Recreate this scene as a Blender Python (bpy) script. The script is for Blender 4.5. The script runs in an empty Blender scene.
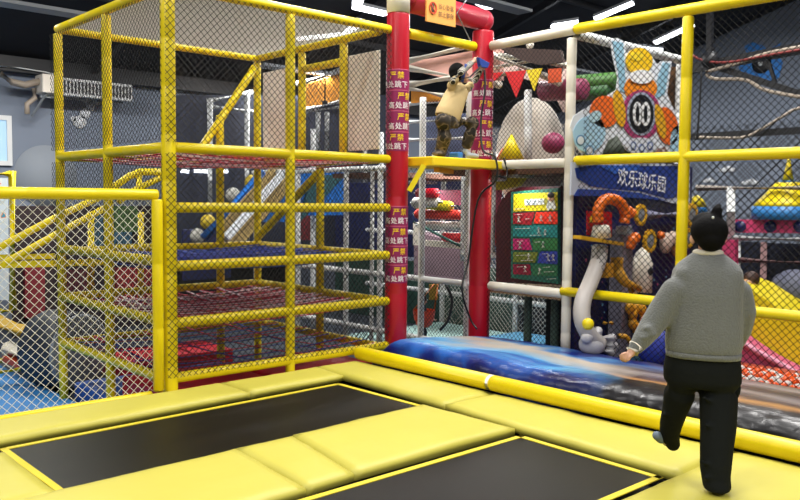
import bpy, bmesh, math, random
from mathutils import Vector, Matrix, noise
random.seed(7)
V=Vector
scene=bpy.context.scene
COL=scene.collection
PI=math.pi

# ---------------------------------------------------------------- camera
F=809.18; H=1.66
yaw,pit,rol=[math.radians(a) for a in (47.29,3.5127,.505)]
cf=V((math.cos(yaw)*math.cos(pit),math.sin(yaw)*math.cos(pit),-math.sin(pit)))
cr=V((math.sin(yaw),-math.cos(yaw),0)); cu=cr.cross(cf)
cr,cu=(math.cos(rol)*cr+math.sin(rol)*cu),(-math.sin(rol)*cr+math.cos(rol)*cu)
CAM=V((0,0,H))
cam=bpy.data.cameras.new('camera'); co=bpy.data.objects.new('camera',cam); COL.objects.link(co)
cam.sensor_width=36; cam.lens=36*F/800; cam.clip_start=.05; cam.clip_end=200
m=Matrix((cr,cu,-cf)).transposed().to_4x4(); m.translation=CAM; co.matrix_world=m
scene.camera=co
def ray(x,y): return cf*F+cr*(x-400)+cu*(250-y)
def on(x,y,ax,v):
    d=ray(x,y); t=(v-CAM[ax])/d[ax]; return CAM+d*t
def at(x,y,z):            # a point at distance z along the view axis
    return CAM+ray(x,y)*(z/F)
scene.view_settings.view_transform='Standard'; scene.view_settings.look='None'
scene.view_settings.gamma=1; scene.view_settings.use_curve_mapping=False
scene.view_settings.exposure=-0.2

# ---------------------------------------------------------------- materials
def lin(h):
    h=h.lstrip('#'); c=[int(h[i:i+2],16)/255 for i in (0,2,4)]
    return tuple([(x/12.92 if x<=.04045 else ((x+.055)/1.055)**2.4) for x in c]+[1])
MATS={}
def mat(name,col,rough=.5,metal=0,bump=0,bscale=30,var=0,vscale=3,spec=.5,emit=None,es=1,trans=0,sheen=0,coat=0):
    if name in MATS: return MATS[name]
    m=bpy.data.materials.new(name); m.use_nodes=True; nt=m.node_tree; b=nt.nodes['Principled BSDF']
    c=lin(col) if isinstance(col,str) else col
    b.inputs['Base Color'].default_value=c; b.inputs['Roughness'].default_value=rough; b.inputs['Metallic'].default_value=metal
    b.inputs['Specular IOR Level'].default_value=spec
    if sheen: b.inputs['Sheen Weight'].default_value=sheen
    if coat: b.inputs['Coat Weight'].default_value=coat; b.inputs['Coat Roughness'].default_value=.15
    if emit: b.inputs['Emission Color'].default_value=lin(emit); b.inputs['Emission Strength'].default_value=es
    if trans: b.inputs['Transmission Weight'].default_value=trans
    tc=nt.nodes.new('ShaderNodeTexCoord')
    if var:
        n=nt.nodes.new('ShaderNodeTexNoise'); n.inputs['Scale'].default_value=vscale; n.inputs['Detail'].default_value=4
        nt.links.new(tc.outputs['Object'],n.inputs['Vector'])
        mx=nt.nodes.new('ShaderNodeMix'); mx.data_type='RGBA'
        mx.inputs[6].default_value=tuple(max(0,v*(1-var)) for v in c[:3])+(1,); mx.inputs[7].default_value=tuple(min(1,v*(1+var)) for v in c[:3])+(1,)
        nt.links.new(n.outputs['Fac'],mx.inputs[0]); nt.links.new(mx.outputs[2],b.inputs['Base Color'])
    if bump:
        n=nt.nodes.new('ShaderNodeTexNoise'); n.inputs['Scale'].default_value=bscale; n.inputs['Detail'].default_value=3
        nt.links.new(tc.outputs['Object'],n.inputs['Vector'])
        bp=nt.nodes.new('ShaderNodeBump'); bp.inputs['Strength'].default_value=bump; bp.inputs['Distance'].default_value=.01
        nt.links.new(n.outputs['Fac'],bp.inputs['Height']); nt.links.new(bp.outputs['Normal'],b.inputs['Normal'])
    MATS[name]=m; return m
def ramp_mat(name,stops,scale=4,rough=.6,detail=3,interp='CONSTANT',bump=0,kind='noise',dist=0):
    m=bpy.data.materials.new(name); m.use_nodes=True; nt=m.node_tree; b=nt.nodes['Principled BSDF']
    b.inputs['Roughness'].default_value=rough
    tc=nt.nodes.new('ShaderNodeTexCoord')
    if kind=='noise':
        n=nt.nodes.new('ShaderNodeTexNoise'); n.inputs['Detail'].default_value=detail; n.inputs['Distortion'].default_value=dist; o=n.outputs['Fac']
    elif kind=='voro':
        n=nt.nodes.new('ShaderNodeTexVoronoi'); o=n.outputs['Distance']
    else:
        n=nt.nodes.new('ShaderNodeTexWave'); n.bands_direction=kind; n.inputs['Distortion'].default_value=dist; o=n.outputs['Fac']
    n.inputs['Scale'].default_value=scale
    nt.links.new(tc.outputs['Object'],n.inputs['Vector'])
    r=nt.nodes.new('ShaderNodeValToRGB'); r.color_ramp.interpolation=interp
    e=r.color_ramp.elements
    e[0].position=stops[0][0]; e[0].color=lin(stops[0][1]); e[1].position=stops[1][0]; e[1].color=lin(stops[1][1])
    for p,c in stops[2:]:
        q=e.new(p); q.color=lin(c)
    nt.links.new(o,r.inputs['Fac']); nt.links.new(r.outputs['Color'],b.inputs['Base Color'])
    if bump:
        bp=nt.nodes.new('ShaderNodeBump'); bp.inputs['Strength'].default_value=bump; bp.inputs['Distance'].default_value=.01
        nt.links.new(o,bp.inputs['Height']); nt.links.new(bp.outputs['Normal'],b.inputs['Normal'])
    MATS[name]=m; return m

YEL=mat('yellow_vinyl','#E4CC06',.38,bump=.12,bscale=9,var=.06,vscale=5)
PAD=mat('pad_vinyl','#C4BA4C',.5,bump=.5,bscale=3.5,var=.05,vscale=2.5)
RED=mat('red_vinyl','#AA0E24',.33,bump=.2,bscale=7,var=.08)
CRIM=mat('crimson_vinyl','#B32A3E',.35,bump=.15,bscale=8)
WHT=mat('white_vinyl','#DAD4C6',.45,bump=.12,bscale=8,var=.05)
WHT2=mat('white_pipe_vinyl','#D6D8D8',.45,var=.05)
NETB=mat('black_cord','#0B0B0E',.8)
NETW=mat('white_cord','#DAD8CC',.7)
NETD=mat('grey_beige_cord','#B2AFA6',.8)
BLK=mat('black_steel','#101218',.5)
BED=mat('trampoline_fabric','#090908',.42,bump=.15,bscale=300,var=.15,vscale=1.5,spec=.25)
BORD=mat('webbing_yellow','#D8C32A',.6)
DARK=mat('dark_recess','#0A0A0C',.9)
SILV=mat('silver_vinyl','#A8A49A',.5)
LAMP=mat('lamp_diffuser','#FFFFFF',.5,emit='#F4F8FF',es=9)
GREY=mat('grey_vinyl','#7F8489',.5,bump=.1,bscale=10)
NAVY=mat('navy_panel','#1A2250',.5,var=.12)
BEIGE=mat('beige_board','#EDE4D6',.6,var=.04)
STAR=mat('navy_print','#141A55',.4,var=.25,vscale=3)

# ---------------------------------------------------------------- mesh builder
def basis(d,up=V((0,0,1))):
    d=d.normalized()
    if abs(d.dot(up))>.97: up=V((1,0,0))
    a=d.cross(up).normalized(); b=a.cross(d).normalized()
    return a,b
class MB:
    def __init__(s): s.v=[]; s.f=[]; s.m=[]; s.sm=[]; s.cur=0
    def add(s,vs,fs,sm=False):
        o=len(s.v); s.v+= [V(p) for p in vs]
        for f in fs: s.f.append([i+o for i in f]); s.m.append(s.cur); s.sm.append(sm)
        return s
    def box(s,x0,x1,y0,y1,z0,z1):
        return s.add([(x0,y0,z0),(x1,y0,z0),(x1,y1,z0),(x0,y1,z0),(x0,y0,z1),(x1,y0,z1),(x1,y1,z1),(x0,y1,z1)],
            [(3,2,1,0),(4,5,6,7),(0,1,5,4),(1,2,6,5),(2,3,7,6),(3,0,4,7)])
    def bar(s,a,b,w,h,up=V((0,0,1))):
        a=V(a);b=V(b);p,q=basis(b-a,up); vs=[]
        for c in (a,b):
            for i,j in ((-1,-1),(1,-1),(1,1),(-1,1)): vs.append(c+p*i*w/2+q*j*h/2)
        return s.add(vs,[(3,2,1,0),(4,5,6,7),(0,1,5,4),(1,2,6,5),(2,3,7,6),(3,0,4,7)])
    def tube(s,pts,r,seg=12,caps=True,seam=None,rs=None,up=V((0,0,1))):
        pts=[V(p) for p in pts]
        if seam:
            np_=[];nr=[]
            for a,b in zip(pts,pts[1:]):
                L=(b-a).length; n=max(1,round(L/seam)); 
                for k in range(n):
                    for t,rr in ((0,.93),(.012/ (L/n),1),(1-.012/(L/n),1)):
                        np_.append(a.lerp(b,(k+t)/n)); nr.append(r*(rr if not(k==0 and t==0) else .9))
            np_.append(pts[-1]); nr.append(r*.9); pts=np_; rs=nr
        rs=rs or [r]*len(pts); vs=[];n=len(pts);prev=None
        for i,p in enumerate(pts):
            d=(pts[min(i+1,n-1)]-pts[max(i-1,0)])
            if prev is None: a,b=basis(d,up)
            else:
                d.normalize(); a=(prev-d*prev.dot(d)).normalized(); b=a.cross(d)*-1; b=d.cross(a)
            prev=a
            if b.dot(a.cross(d))>0 and False: pass
            for k in range(seg):
                t=2*PI*k/seg; vs.append(p+(a*math.cos(t)+b*math.sin(t))*rs[i])
        # consistent winding
        fs=[]
        for i in range(n-1):
            for k in range(seg):
                k2=(k+1)%seg; fs.append((i*seg+k,i*seg+k2,(i+1)*seg+k2,(i+1)*seg+k))
        if caps: fs.append(tuple(range(seg-1,-1,-1))); fs.append(tuple((n-1)*seg+k for k in range(seg)))
        s.add(vs,fs,True)
        return s
    def ell(s,c,r,rot=None,seg=16,rings=10):
        c=V(c); r=(r,r,r) if not hasattr(r,'__len__') else r; vs=[];fs=[]
        for i in range(1,rings):
            ph=PI*i/rings
            for k in range(seg):
                t=2*PI*k/seg; p=V((r[0]*math.sin(ph)*math.cos(t),r[1]*math.sin(ph)*math.sin(t),r[2]*math.cos(ph)))
                if rot: p=rot@p
                vs.append(c+p)
        top=V((0,0,r[2]));bot=V((0,0,-r[2]))
        if rot: top=rot@top;bot=rot@bot
        vs+=[c+top,c+bot]; T=len(vs)-2;B=T+1
        for k in range(seg): fs.append((T,k,(k+1)%seg)); fs.append((B,(rings-2)*seg+(k+1)%seg,(rings-2)*seg+k))
        for i in range(rings-2):
            for k in range(seg):
                k2=(k+1)%seg; fs.append((i*seg+k,(i+1)*seg+k,(i+1)*seg+k2,i*seg+k2))
        return s.add(vs,fs,True)
    def prism(s,pts,n,d):        # polygon in 3D extruded along n by d
        pts=[V(p) for p in pts]; n=V(n).normalized()*d; k=len(pts)
        s.add(pts+[p+n for p in pts],[tuple(range(k-1,-1,-1)),tuple(range(k,2*k))]+[(i,(i+1)%k,k+(i+1)%k,k+i) for i in range(k)])
        return s
    def loft(s,secs,seg=20,pw=2.0):      # secs: (centre, half-width vector, half-depth vector)
        vs=[]
        for c,a,b in secs:
            c=V(c);a=V(a);b=V(b)
            for k in range(seg):
                t=2*PI*k/seg; cc,ss=math.cos(t),math.sin(t)
                cc=math.copysign(abs(cc)**(2/pw),cc); ss=math.copysign(abs(ss)**(2/pw),ss)
                vs.append(c+a*cc+b*ss)
        n=len(secs);fs=[]
        for i in range(n-1):
            for k in range(seg):
                k2=(k+1)%seg; fs.append((i*seg+k,i*seg+k2,(i+1)*seg+k2,(i+1)*seg+k))
        fs.append(tuple(range(seg-1,-1,-1))); fs.append(tuple((n-1)*seg+k for k in range(seg)))
        return s.add(vs,fs,True)
    def lathe(s,c,axis,prof,seg=20):   # prof: (distance along axis, radius)
        a,b=basis(V(axis)); ax=V(axis).normalized()
        return s.loft([(V(c)+ax*h,a*r,b*r) for h,r in prof],seg)
    def net(s,O,U,W,w,h,cell=.045,th=.005):
        O=V(O);U=V(U).normalized();W=V(W).normalized();N=U.cross(W)
        sp=cell*math.sqrt(2)
        for sg in (1,-1):
            k=-h if sg==1 else 0; e=w if sg==1 else w+h
            c=k+sp/2
            while c<e:
                # line u = c + sg*v ; v from 0..h
                if sg==1: v0=max(0,-c); v1=min(h,w-c)
                else: v0=max(0,c-w); v1=min(h,c)
                if v1-v0>.01:
                    a=O+U*(c+sg*v0)+W*v0+N*.0015*sg; b=O+U*(c+sg*v1)+W*v1+N*.0015*sg
                    d=(b-a).normalized(); p=d.cross(N); t=th/2
                    s.add([a+p*t,a-p*t*.5+N*t*.87,a-p*t*.5-N*t*.87,b+p*t,b-p*t*.5+N*t*.87,b-p*t*.5-N*t*.87],[(0,1,4,3),(1,2,5,4),(2,0,3,5)])
                c+=sp
        return s
    def text(s,body,O,U,W,size,th=.003,wrap=None,align='LEFT',bold=0,space=1):
        cu_=bpy.data.curves.new('t','FONT'); cu_.body=body; cu_.size=size; cu_.align_x=align; cu_.offset=bold; cu_.space_character=space; cu_.resolution_u=2
        ob=bpy.data.objects.new('t',cu_); COL.objects.link(ob)
        dg=bpy.context.evaluated_depsgraph_get(); me=bpy.data.meshes.new_from_object(ob.evaluated_get(dg))
        if wrap:
            bm=bmesh.new(); bm.from_mesh(me); bmesh.ops.triangulate(bm,faces=bm.faces)
            for _ in range(3):
                le=[e for e in bm.edges if e.calc_length()>.014]
                if not le: break
                bmesh.ops.subdivide_edges(bm,edges=le,cuts=1); bmesh.ops.triangulate(bm,faces=bm.faces)
            bm.to_mesh(me); bm.free()
        U=V(U).normalized();W=V(W).normalized();N=U.cross(W)
        vs=[]
        for q in me.vertices:
            if wrap: vs.append(wrap(q.co.x,q.co.y))
            else: vs.append(V(O)+U*q.co.x+W*q.co.y+N*th)
        s.add(vs,[tuple(p.vertices) for p in me.polygons])
        bpy.data.objects.remove(ob); bpy.data.curves.remove(cu_); bpy.data.meshes.remove(me)
        return s
    def build(s,name,mats,parent=None,bevel=0,loc=None):
        if not isinstance(mats,(list,tuple)): mats=[mats]
        if parent: o=parent_origin(parent)
        elif loc is not None: o=V(loc)
        else:
            xs=[p.x for p in s.v];ys=[p.y for p in s.v];zs=[p.z for p in s.v]
            o=V(((min(xs)+max(xs))/2,(min(ys)+max(ys))/2,min(zs)))
        me=bpy.data.meshes.new(name); me.from_pydata([p-o for p in s.v],[],s.f)
        for mm in mats: me.materials.append(mm)
        for p,mi,sm in zip(me.polygons,s.m,s.sm): p.material_index=min(mi,len(mats)-1); p.use_smooth=sm
        me.update()
        ob=bpy.data.objects.new(name,me); COL.objects.link(ob)
        if parent: ob.parent=parent
        else: ob.location=o
        if bevel:
            b=ob.modifiers.new('bevel','BEVEL'); b.width=bevel; b.segments=3; b.limit_method='ANGLE'
        return ob
def parent_origin(p):
    o=V((0,0,0))
    while p: o+=p.location; p=p.parent
    return o
def tag(o,label,cat,group=None,kind=None):
    o['label']=label; o['category']=cat
    if group:o['group']=group
    if kind:o['kind']=kind
    return o
def thing(name,label,cat,loc=(0,0,0),group=None):
    o=bpy.data.objects.new(name,None); COL.objects.link(o); o.location=loc; o.empty_display_size=.1
    return tag(o,label,cat,group)
def struct(name,mb,m,**k):
    o=mb.build(name,m,**k); o['kind']='structure'; return o
def copy_tree(o,parent=None):
    c=o.copy(); COL.objects.link(c)
    if parent: c.parent=parent
    for ch in o.children: copy_tree(ch,c)
    return c
def fuse(mb,voxel,smooth=4):
    me=bpy.data.meshes.new('tmp'); me.from_pydata([tuple(p) for p in mb.v],[],mb.f)
    ob=bpy.data.objects.new('tmp',me); COL.objects.link(ob)
    r=ob.modifiers.new('r','REMESH'); r.mode='VOXEL'; r.voxel_size=voxel
    sm=ob.modifiers.new('s','SMOOTH'); sm.factor=.5; sm.iterations=smooth
    dg=bpy.context.evaluated_depsgraph_get(); out=bpy.data.meshes.new_from_object(ob.evaluated_get(dg))
    r_=MB(); r_.v=[q.co.copy() for q in out.vertices]; r_.f=[list(p.vertices) for p in out.polygons]
    r_.m=[0]*len(r_.f); r_.sm=[True]*len(r_.f)
    bpy.data.objects.remove(ob); bpy.data.meshes.remove(me); bpy.data.meshes.remove(out)
    return r_
def limb(mb,pts,rs,seg=14):
    pts=[V(p) for p in pts]
    mb.tube(pts,1,seg,rs=rs)
    for p,r in zip(pts,rs): mb.ell(p,r*.99,seg=12,rings=8)
    return mb
X=V((1,0,0));Y=V((0,1,0));Z=V((0,0,1))

# ================================================================ THE HALL
FL=-.6
EX,WY=19.6,15.0; EZ=4.08; SL=.317; RY=3.0
def roofz(y): return EZ+SL*(WY-y) if y>RY else EZ+SL*(WY-RY)-SL*(RY-y)
wallm=mat('grey_blue_wall','#77808F',.85,var=.1,vscale=.6,bump=.05)
ceilm=mat('dark_ceiling','#1C1F26',.9,var=.25,vscale=2)
def floor_mat():
    return ramp_mat('blue_floor',[(0,'#2A2E36'),(.5,'#343A44')],scale=1.2,rough=.5,interp='LINEAR')
struct('floor',MB().box(-6,EX,-9,WY,FL-.1,FL),floor_mat())
struct('wall_left',MB().box(-6,EX+.15,WY,WY+.15,FL-.1,EZ+.05),wallm)
e=MB()
prof=[(-9,FL-.1),(WY+.15,FL-.1),(WY+.15,roofz(WY)),(RY,roofz(RY)),(-9,roofz(-9))]
e.prism([(EX,y,z) for y,z in prof],X,.15); struct('wall_right',e,wallm)
e=MB(); e.prism([(-6.15,y,z) for y,z in prof],X,.15); struct('wall_back',e,wallm)
struct('wall_front',MB().box(-6.15,EX+.15,-9.15,-9,FL-.1,roofz(-9)+.05),wallm)
c=MB()
c.prism([(-6.15,WY+.15,roofz(WY+.15)),(-6.15,RY,roofz(RY)),(-6.15,RY,roofz(RY)+.12),(-6.15,WY+.15,roofz(WY+.15)+.12)],X,EX+6.3)
c.prism([(-6.15,RY,roofz(RY)),(-6.15,-9.15,roofz(-9.15)),(-6.15,-9.15,roofz(-9.15)+.12),(-6.15,RY,roofz(RY)+.12)],X,EX+6.3)
struct('ceiling',c,ceilm)
# eave trim beam along the left wall
struct('trim_1',MB().box(-6,EX,WY-.25,WY-.02,EZ-.28,EZ-.02),BLK)
tag(MB().box(-1,3.3,6.6,13.4,FL,FL+.04).build('blue_floor_mat',mat('blue_mat_vinyl','#3A88CC',.5,var=.12,vscale=1.2)),'large bright blue floor mat beyond the white net fence','mat')
# roof trusses (black steel)
n=1
for tx in (6.0,9.5,13.0,16.5):
    t=MB(); ys=[14.8,12.4,10,7.6,5.2,RY]
    t.bar((tx,14.8,roofz(14.8)-.18),(tx,RY,roofz(RY)-.18),.1,.14)
    t.bar((tx,RY,roofz(RY)-.18),(tx,-8.8,roofz(-8.8)-.18),.1,.14)
    struct('trim_%d'%(n+1),t,BLK); n+=1
for py in (12.6,9.8,7.0,4.2):
    struct('trim_%d'%(n+1),MB().bar((-6,py,roofz(py)-.06),(EX,py,roofz(py)-.06),.09,.1),BLK); n+=1

# painted marks on the left wall and a window
wn=bpy.data.objects.new('window_1',None); COL.objects.link(wn); wn.location=(3.9,WY,2.25); wn['kind']='structure'
MB().box(3.2,4.62,WY-.06,WY-.01,2.2,2.28).box(3.2,4.62,WY-.06,WY-.01,2.98,3.06).box(4.54,4.62,WY-.06,WY-.01,2.28,2.98).box(3.2,3.28,WY-.06,WY-.01,2.28,2.98).build('window_frame',WHT2,wn)
MB().box(3.28,4.54,WY-.03,WY-.015,2.28,2.98).build('window_pane',mat('window_glow','#A8C8E0',.2,emit='#8FB4D4',es=.5),wn)
dm=MB().lathe(on(46,176,1,WY-.012),(0,1,0),[(0,.01),(0,.55),(.01,.55)],40)
tag(dm.build('wall_disc',mat('pale_grey_paint','#8B929B',.8)),'pale grey round disc on the far left wall','wall decoration')
# end wall decorations
xw=EX-.02
bl=[(744,47),(752,42),(762,45),(768,50),(781,43),(776,54),(783,62),(779,78),(769,82),(757,76),(748,78),(740,70),(738,64),(749,57)]
sp=thing('wall_speaker','dark round wall speaker on a blue paint splash','speaker',on(762,64,0,xw))
MB().prism([on(a,b,0,xw) for a,b in bl],(-1,0,0),.01).build('splash_panel',mat('blue_paint','#2F7FD0',.6),sp)
pc=on(762,64,0,xw-.01)
MB().lathe(pc,(-1,0,0),[(0,.22),(.05,.22),(.08,.17)],24).build('speaker_ring',BLK,sp)
MB().lathe(pc+V((-.08,0,0)),(-1,0,0),[(0,.06),(.03,.05)],16).build('speaker_cone',WHT2,sp)
for (px,py,w,lab) in ((727,170,15,'white painted bird shape on the grey end wall'),(750,183,16,'white painted cloud on the end wall beside the dome'),(709,181,12,'small white painted cloud on the end wall behind the bun hair')):
    p=on(px,py,0,xw); k=w/36*.9; q=MB()
    for dy,dz,r in ((-.35,0,.14),(-.12,.07,.2),(.15,.03,.18),(.36,-.01,.12)):
        q.lathe(p+V((0,dy*k*1.2,dz*k)),(-1,0,0),[(0,r*k),(.012+abs(dy)*.01,r*k)],20)
    tag(q.build('wall_cloud',mat('cloud_paint','#DDE0E4',.8)),lab,'wall decoration')
# black beam and cables across the end wall
def cable(name,pts,r,m,label,cat='cable'):
    # smooth path
    P=[V(p) for p in pts]; out=[]
    for i in range(len(P)-1):
        p0=P[max(i-1,0)];p1=P[i];p2=P[i+1];p3=P[min(i+2,len(P)-1)]
        for k in range(5):
            t=k/5; out.append(.5*((2*p1)+(p2-p0)*t+(2*p0-5*p1+4*p2-p3)*t*t+(3*p1-p0-3*p2+p3)*t**3))
    out.append(P[-1])
    return tag(MB().tube(out,r,8).build(name,m),label,cat)
bx_=12.9
tt=thing('steel_truss','black steel truss with diagonal strut beneath the end gable','truss',on(740,60,0,bx_))
MB().bar(on(686,70,0,bx_),on(860,37,0,bx_),.12,.16).build('upper_chord',BLK,tt)
MB().bar(on(720,68,0,bx_),on(860,113,0,bx_),.08,.1).build('diagonal_strut',BLK,tt)
MB().bar(on(768,60,0,bx_),on(775,82,0,bx_),.05,.05).build('short_strut',BLK,tt)
MB().bar(on(710,-60,0,bx_),on(710,62,0,bx_),.09,.09).build('hanger',BLK,tt)
MB().ell(on(710,60,0,bx_-.06),.14).build('joint',BLK,tt)
cable('beige_cable',[on(a,b,0,bx_-.13) for a,b in ((706,72),(735,64),(765,54),(800,47),(850,38))],.03,mat('beige_rubber','#9C8F80',.6),'beige cable lying along the black truss on the right')
cable('red_cable',[on(a,b,0,bx_-.16) for a,b in ((690,54),(705,61),(730,62),(770,55),(850,41))],.02,mat('red_rubber','#7A2A28',.6),'thin red cable along the black truss on the right')
cable('beige_cable',[on(a,b,0,bx_-.05) for a,b in ((706,74),(715,79),(745,80),(765,90),(800,97),(850,104))],.03,MATS['beige_rubber'],'beige cable sagging beneath the diagonal truss strut')
tr=thing('cable_tray','black cable tray across the lower end wall','cable tray',on(740,135,0,bx_+2))
MB().bar(on(692,137,0,bx_+2),on(860,127,0,bx_+2),.12,.12).build('tray',BLK,tr)
cable('beige_cable',[on(a,b,0,bx_+1.85) for a,b in ((696,137),(720,138),(745,137),(765,127),(785,115),(800,108),(850,100))],.028,MATS['beige_rubber'],'beige cable rising from the black cable tray to the right')
cable('hanging_wire',[on(702,66,0,9.9),on(700,100,0,9.9),on(697,140,0,9.9)],.012,BLK,'thin black wire hanging beside the white corner post')

# air conditioner on left wall
ac=thing('air_conditioner','long white ceiling air conditioner with slotted grille on the left wall','air conditioner',on(90,90,1,14.5))
a0,a1=on(62,80,1,14.4),on(133,87,1,14.4)
zt,zb=on(62,77,1,14.4).z,on(62,95,1,14.4).z
MB().box(a0.x,a1.x,14.42,14.8,zb,zt).build('body',WHT2,ac,bevel=.02)
g=MB()
for k in range(20):
    x=a0.x+.05+(a1.x-a0.x-.1)*k/19
    g.box(x-.012,x+.012,14.40,14.42,zb+.05,zt-.05)
g.build('grille',BLK,ac)
MB().box(a0.x-.32,a0.x-.02,14.42,14.8,zb+.02,zt+.03).build('end_box',BEIGE,ac,bevel=.02)
MB().tube([on(0,74,1,14.6),on(12,82,1,14.6),on(25,85,1,14.6),on(41,81,1,14.6)],.06,10).build('pipe',MATS['beige_rubber'],ac)
MB().tube([on(34,88,1,14.6),on(35,98,1,14.6),on(27,104,1,14.6),on(27,114,1,14.6)],.045,8).build('drain_pipe',MATS['beige_rubber'],ac)
MB().bar(on(32,116,1,14.8),on(46,94,1,14.5),.03,.03).bar(on(40,96,1,14.6),on(122,102,1,14.6),.05,.05).build('bracket',GREY,ac)
wd=MB()
for dx,dz,r in ((0,0,.12),(.1,.16,.1),(.2,.3,.09),(-.12,.05,.05),(.32,.42,.09),(.12,.42,.07)):
    wd.lathe(on(80,122,1,WY-.03)+V((dx,0,dz)),(0,1,0),[(0,r),(.02,r)],14)
tag(wd.build('wall_cloud',MATS['cloud_paint']),'small white paw shaped decal under the air conditioner','wall decoration')
ww=MB().tube([on(0,66,1,14.7),on(20,68,1,14.7),on(45,72,1,14.7),on(62,76,1,14.7)],.012,6)
tag(ww.build('wall_wire',WHT2),'thin white wire along the left wall above the air conditioner','wire')

# ---------------------------------------------------------------- lights
def roofpt(x,y,drop=.3):
    d=ray(x,y); # z = EZ+SL*(WY-py)-drop
    t=(EZ+SL*WY-drop-CAM.z)/(d.z+SL*d.y); return CAM+d*t
ltn=0
def batten(a,b,label,w=.14,energy=0,group='ceiling lamp strips'):
    a=V(a);b=V(b); mid=(a+b)/2
    t=thing('ceiling_lamp',label,'lamp',mid,group)
    MB().bar(a+Z*.05,b+Z*.05,w+.04,.05).build('housing',GREY,t)
    MB().bar(a,b,w,.05).build('diffuser',LAMP,t)
    return t
for a,b,l in (((297,39),(343,34),'white lamp strip seen through the net left of the red post'),
              ((345,34),(361,22),'short slanted white lamp strip joined to the strip by the net'),
              ((355,7),(386,14),'bright white lamp strip behind the top of the left red post'),
              ((362,-12),(357,5),'pale lamp strip at the top edge left of the red post'),
              ((470,-3),(489,8),'white lamp above the top of the right red post'),
              ((552,26),(577,22),'white lamp behind the white top bar beside the right red post'),
              ((595,19),(633,3),'slanted lamp strip above the yellow top bar'),
              ((655,43),(693,25),'slanted lamp strip behind the yellow post on the right'),
              ((615,46),(660,50),'lamp strip above the robot sign arms')):
    batten(roofpt(*a,.45),roofpt(*b,.45),l,w=.16)
def area(loc,sx,sy,e,rot=0,col=(1,.98,.95)):
    l=bpy.data.lights.new('hall_or_fill_light','AREA'); l.shape='RECTANGLE'; l.size=sx; l.size_y=sy; l.energy=e; l.color=col
    o=bpy.data.objects.new('hall_or_fill_light',l); COL.objects.link(o); o.location=loc; o.rotation_euler=(0,0,rot)
    return o
# lamps of the hall outside the picture and above it: each area light sits in its own fixture
k=0
for (lx,ly,e) in ((0.5,1.5,80),(3.2,3.0,90),(-3,3.5,300),(1.5,-3.5,300),(-2.5,-1.5,220),(5.0,-2.5,200),(0.5,5.0,120),(4.6,5.2,120),(6.3,7.6,190),(6.4,2.6,190),(8.4,3.6,330),(6.6,5.6,110),(11,9.5,260),(12.5,5,220),(4,12,200),(9,12.7,170),(15.5,7.5,220),(16,11,180),(1,9,120)):
    z=roofz(ly)-(.75 if lx>0 and ly>0 else 1.6)
    area((lx,ly,z),1.6,.3,e)
    t=thing('ceiling_lamp','long white lamp box hung from the dark roof out of the picture','lamp',(lx,ly,z),'hanging lamp boxes')
    MB().box(lx-.82,lx+.82,ly-.17,ly+.17,z+.01,z+.06).build('housing',GREY,t)
w=bpy.data.worlds.new('world'); scene.world=w; w.use_nodes=True; w.node_tree.nodes['Background'].inputs[0].default_value=(.5,.55,.62,1); w.node_tree.nodes['Background'].inputs[1].default_value=.3

# ================================================================ TRAMPOLINE DECK
tag(MB().box(-4,7.25,-4,6.42,FL,-.14).build('trampoline_deck',DARK),'dark raised deck under the trampolines and yellow pads','deck')
def bil(c,u,v):     # corners: near-left, near-right, far-right, far-left
    return (V(c[0])*(1-u)+V(c[1])*u)*(1-v)+(V(c[3])*(1-u)+V(c[2])*u)*v
def trampoline(c,label):
    ctr=(V(c[0])+V(c[1])+V(c[2])+V(c[3]))/4
    t=thing('trampoline',label,'trampoline',(ctr.x,ctr.y,-.14),'sunken trampolines')
    b=MB(); nx,ny=24,10; vs=[];fs=[]
    for j in range(ny+1):
        for i in range(nx+1):
            u,v=i/nx,j/ny; p=bil(c,u,v)
            vs.append((p.x,p.y,ZB-.012*math.sin(PI*u)*math.sin(PI*v)+.003*noise.noise(V((u*6,v*4,0)))))
    for j in range(ny):
        for i in range(nx): a=j*(nx+1)+i; fs.append((a,a+1,a+nx+2,a+nx+1))
    b.add(vs,fs,True); b.build('bed',BED,t)
    e=MB(); e2=MB(); C=[V(p) for p in c]
    for k in range(4):
        a,d=C[k],C[(k+1)%4]; q=(d-a).normalized(); o_=V((q.y,-q.x,0))
        e.bar(a+o_*.022-q*.045+Z*.002,d+o_*.022+q*.045+Z*.002,.046,.006)
        e2.bar(a+o_*.14-q*.1-Z*.07,d+o_*.14+q*.1-Z*.07,.05,.05)
    e.build('edge_webbing',BORD,t); e2.build('frame',BLK,t)
ZB=-.035
def g0(x,y,z=0): return on(x,y,2,z)
def ext(a,b,t): return a+(b-a)*t
b1=[g0(60,487,ZB),g0(412,405,ZB),g0(338,385,ZB),g0(8,449.5,ZB)]
trampoline([b1[0]+(b1[0]-b1[3])*.08,b1[1]+(b1[1]-b1[2])*.08,b1[2],b1[3]],'long black trampoline bed beside the white net fence and net tower')
b2_=[g0(653,477.5,ZB),g0(521,438,ZB)]; dl=(g0(302,503,ZB)-b2_[1]).normalized()*2.75
trampoline([b2_[0]+dl,b2_[0],b2_[1],b2_[1]+dl],'black trampoline bed at the bottom centre of the photo')
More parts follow.
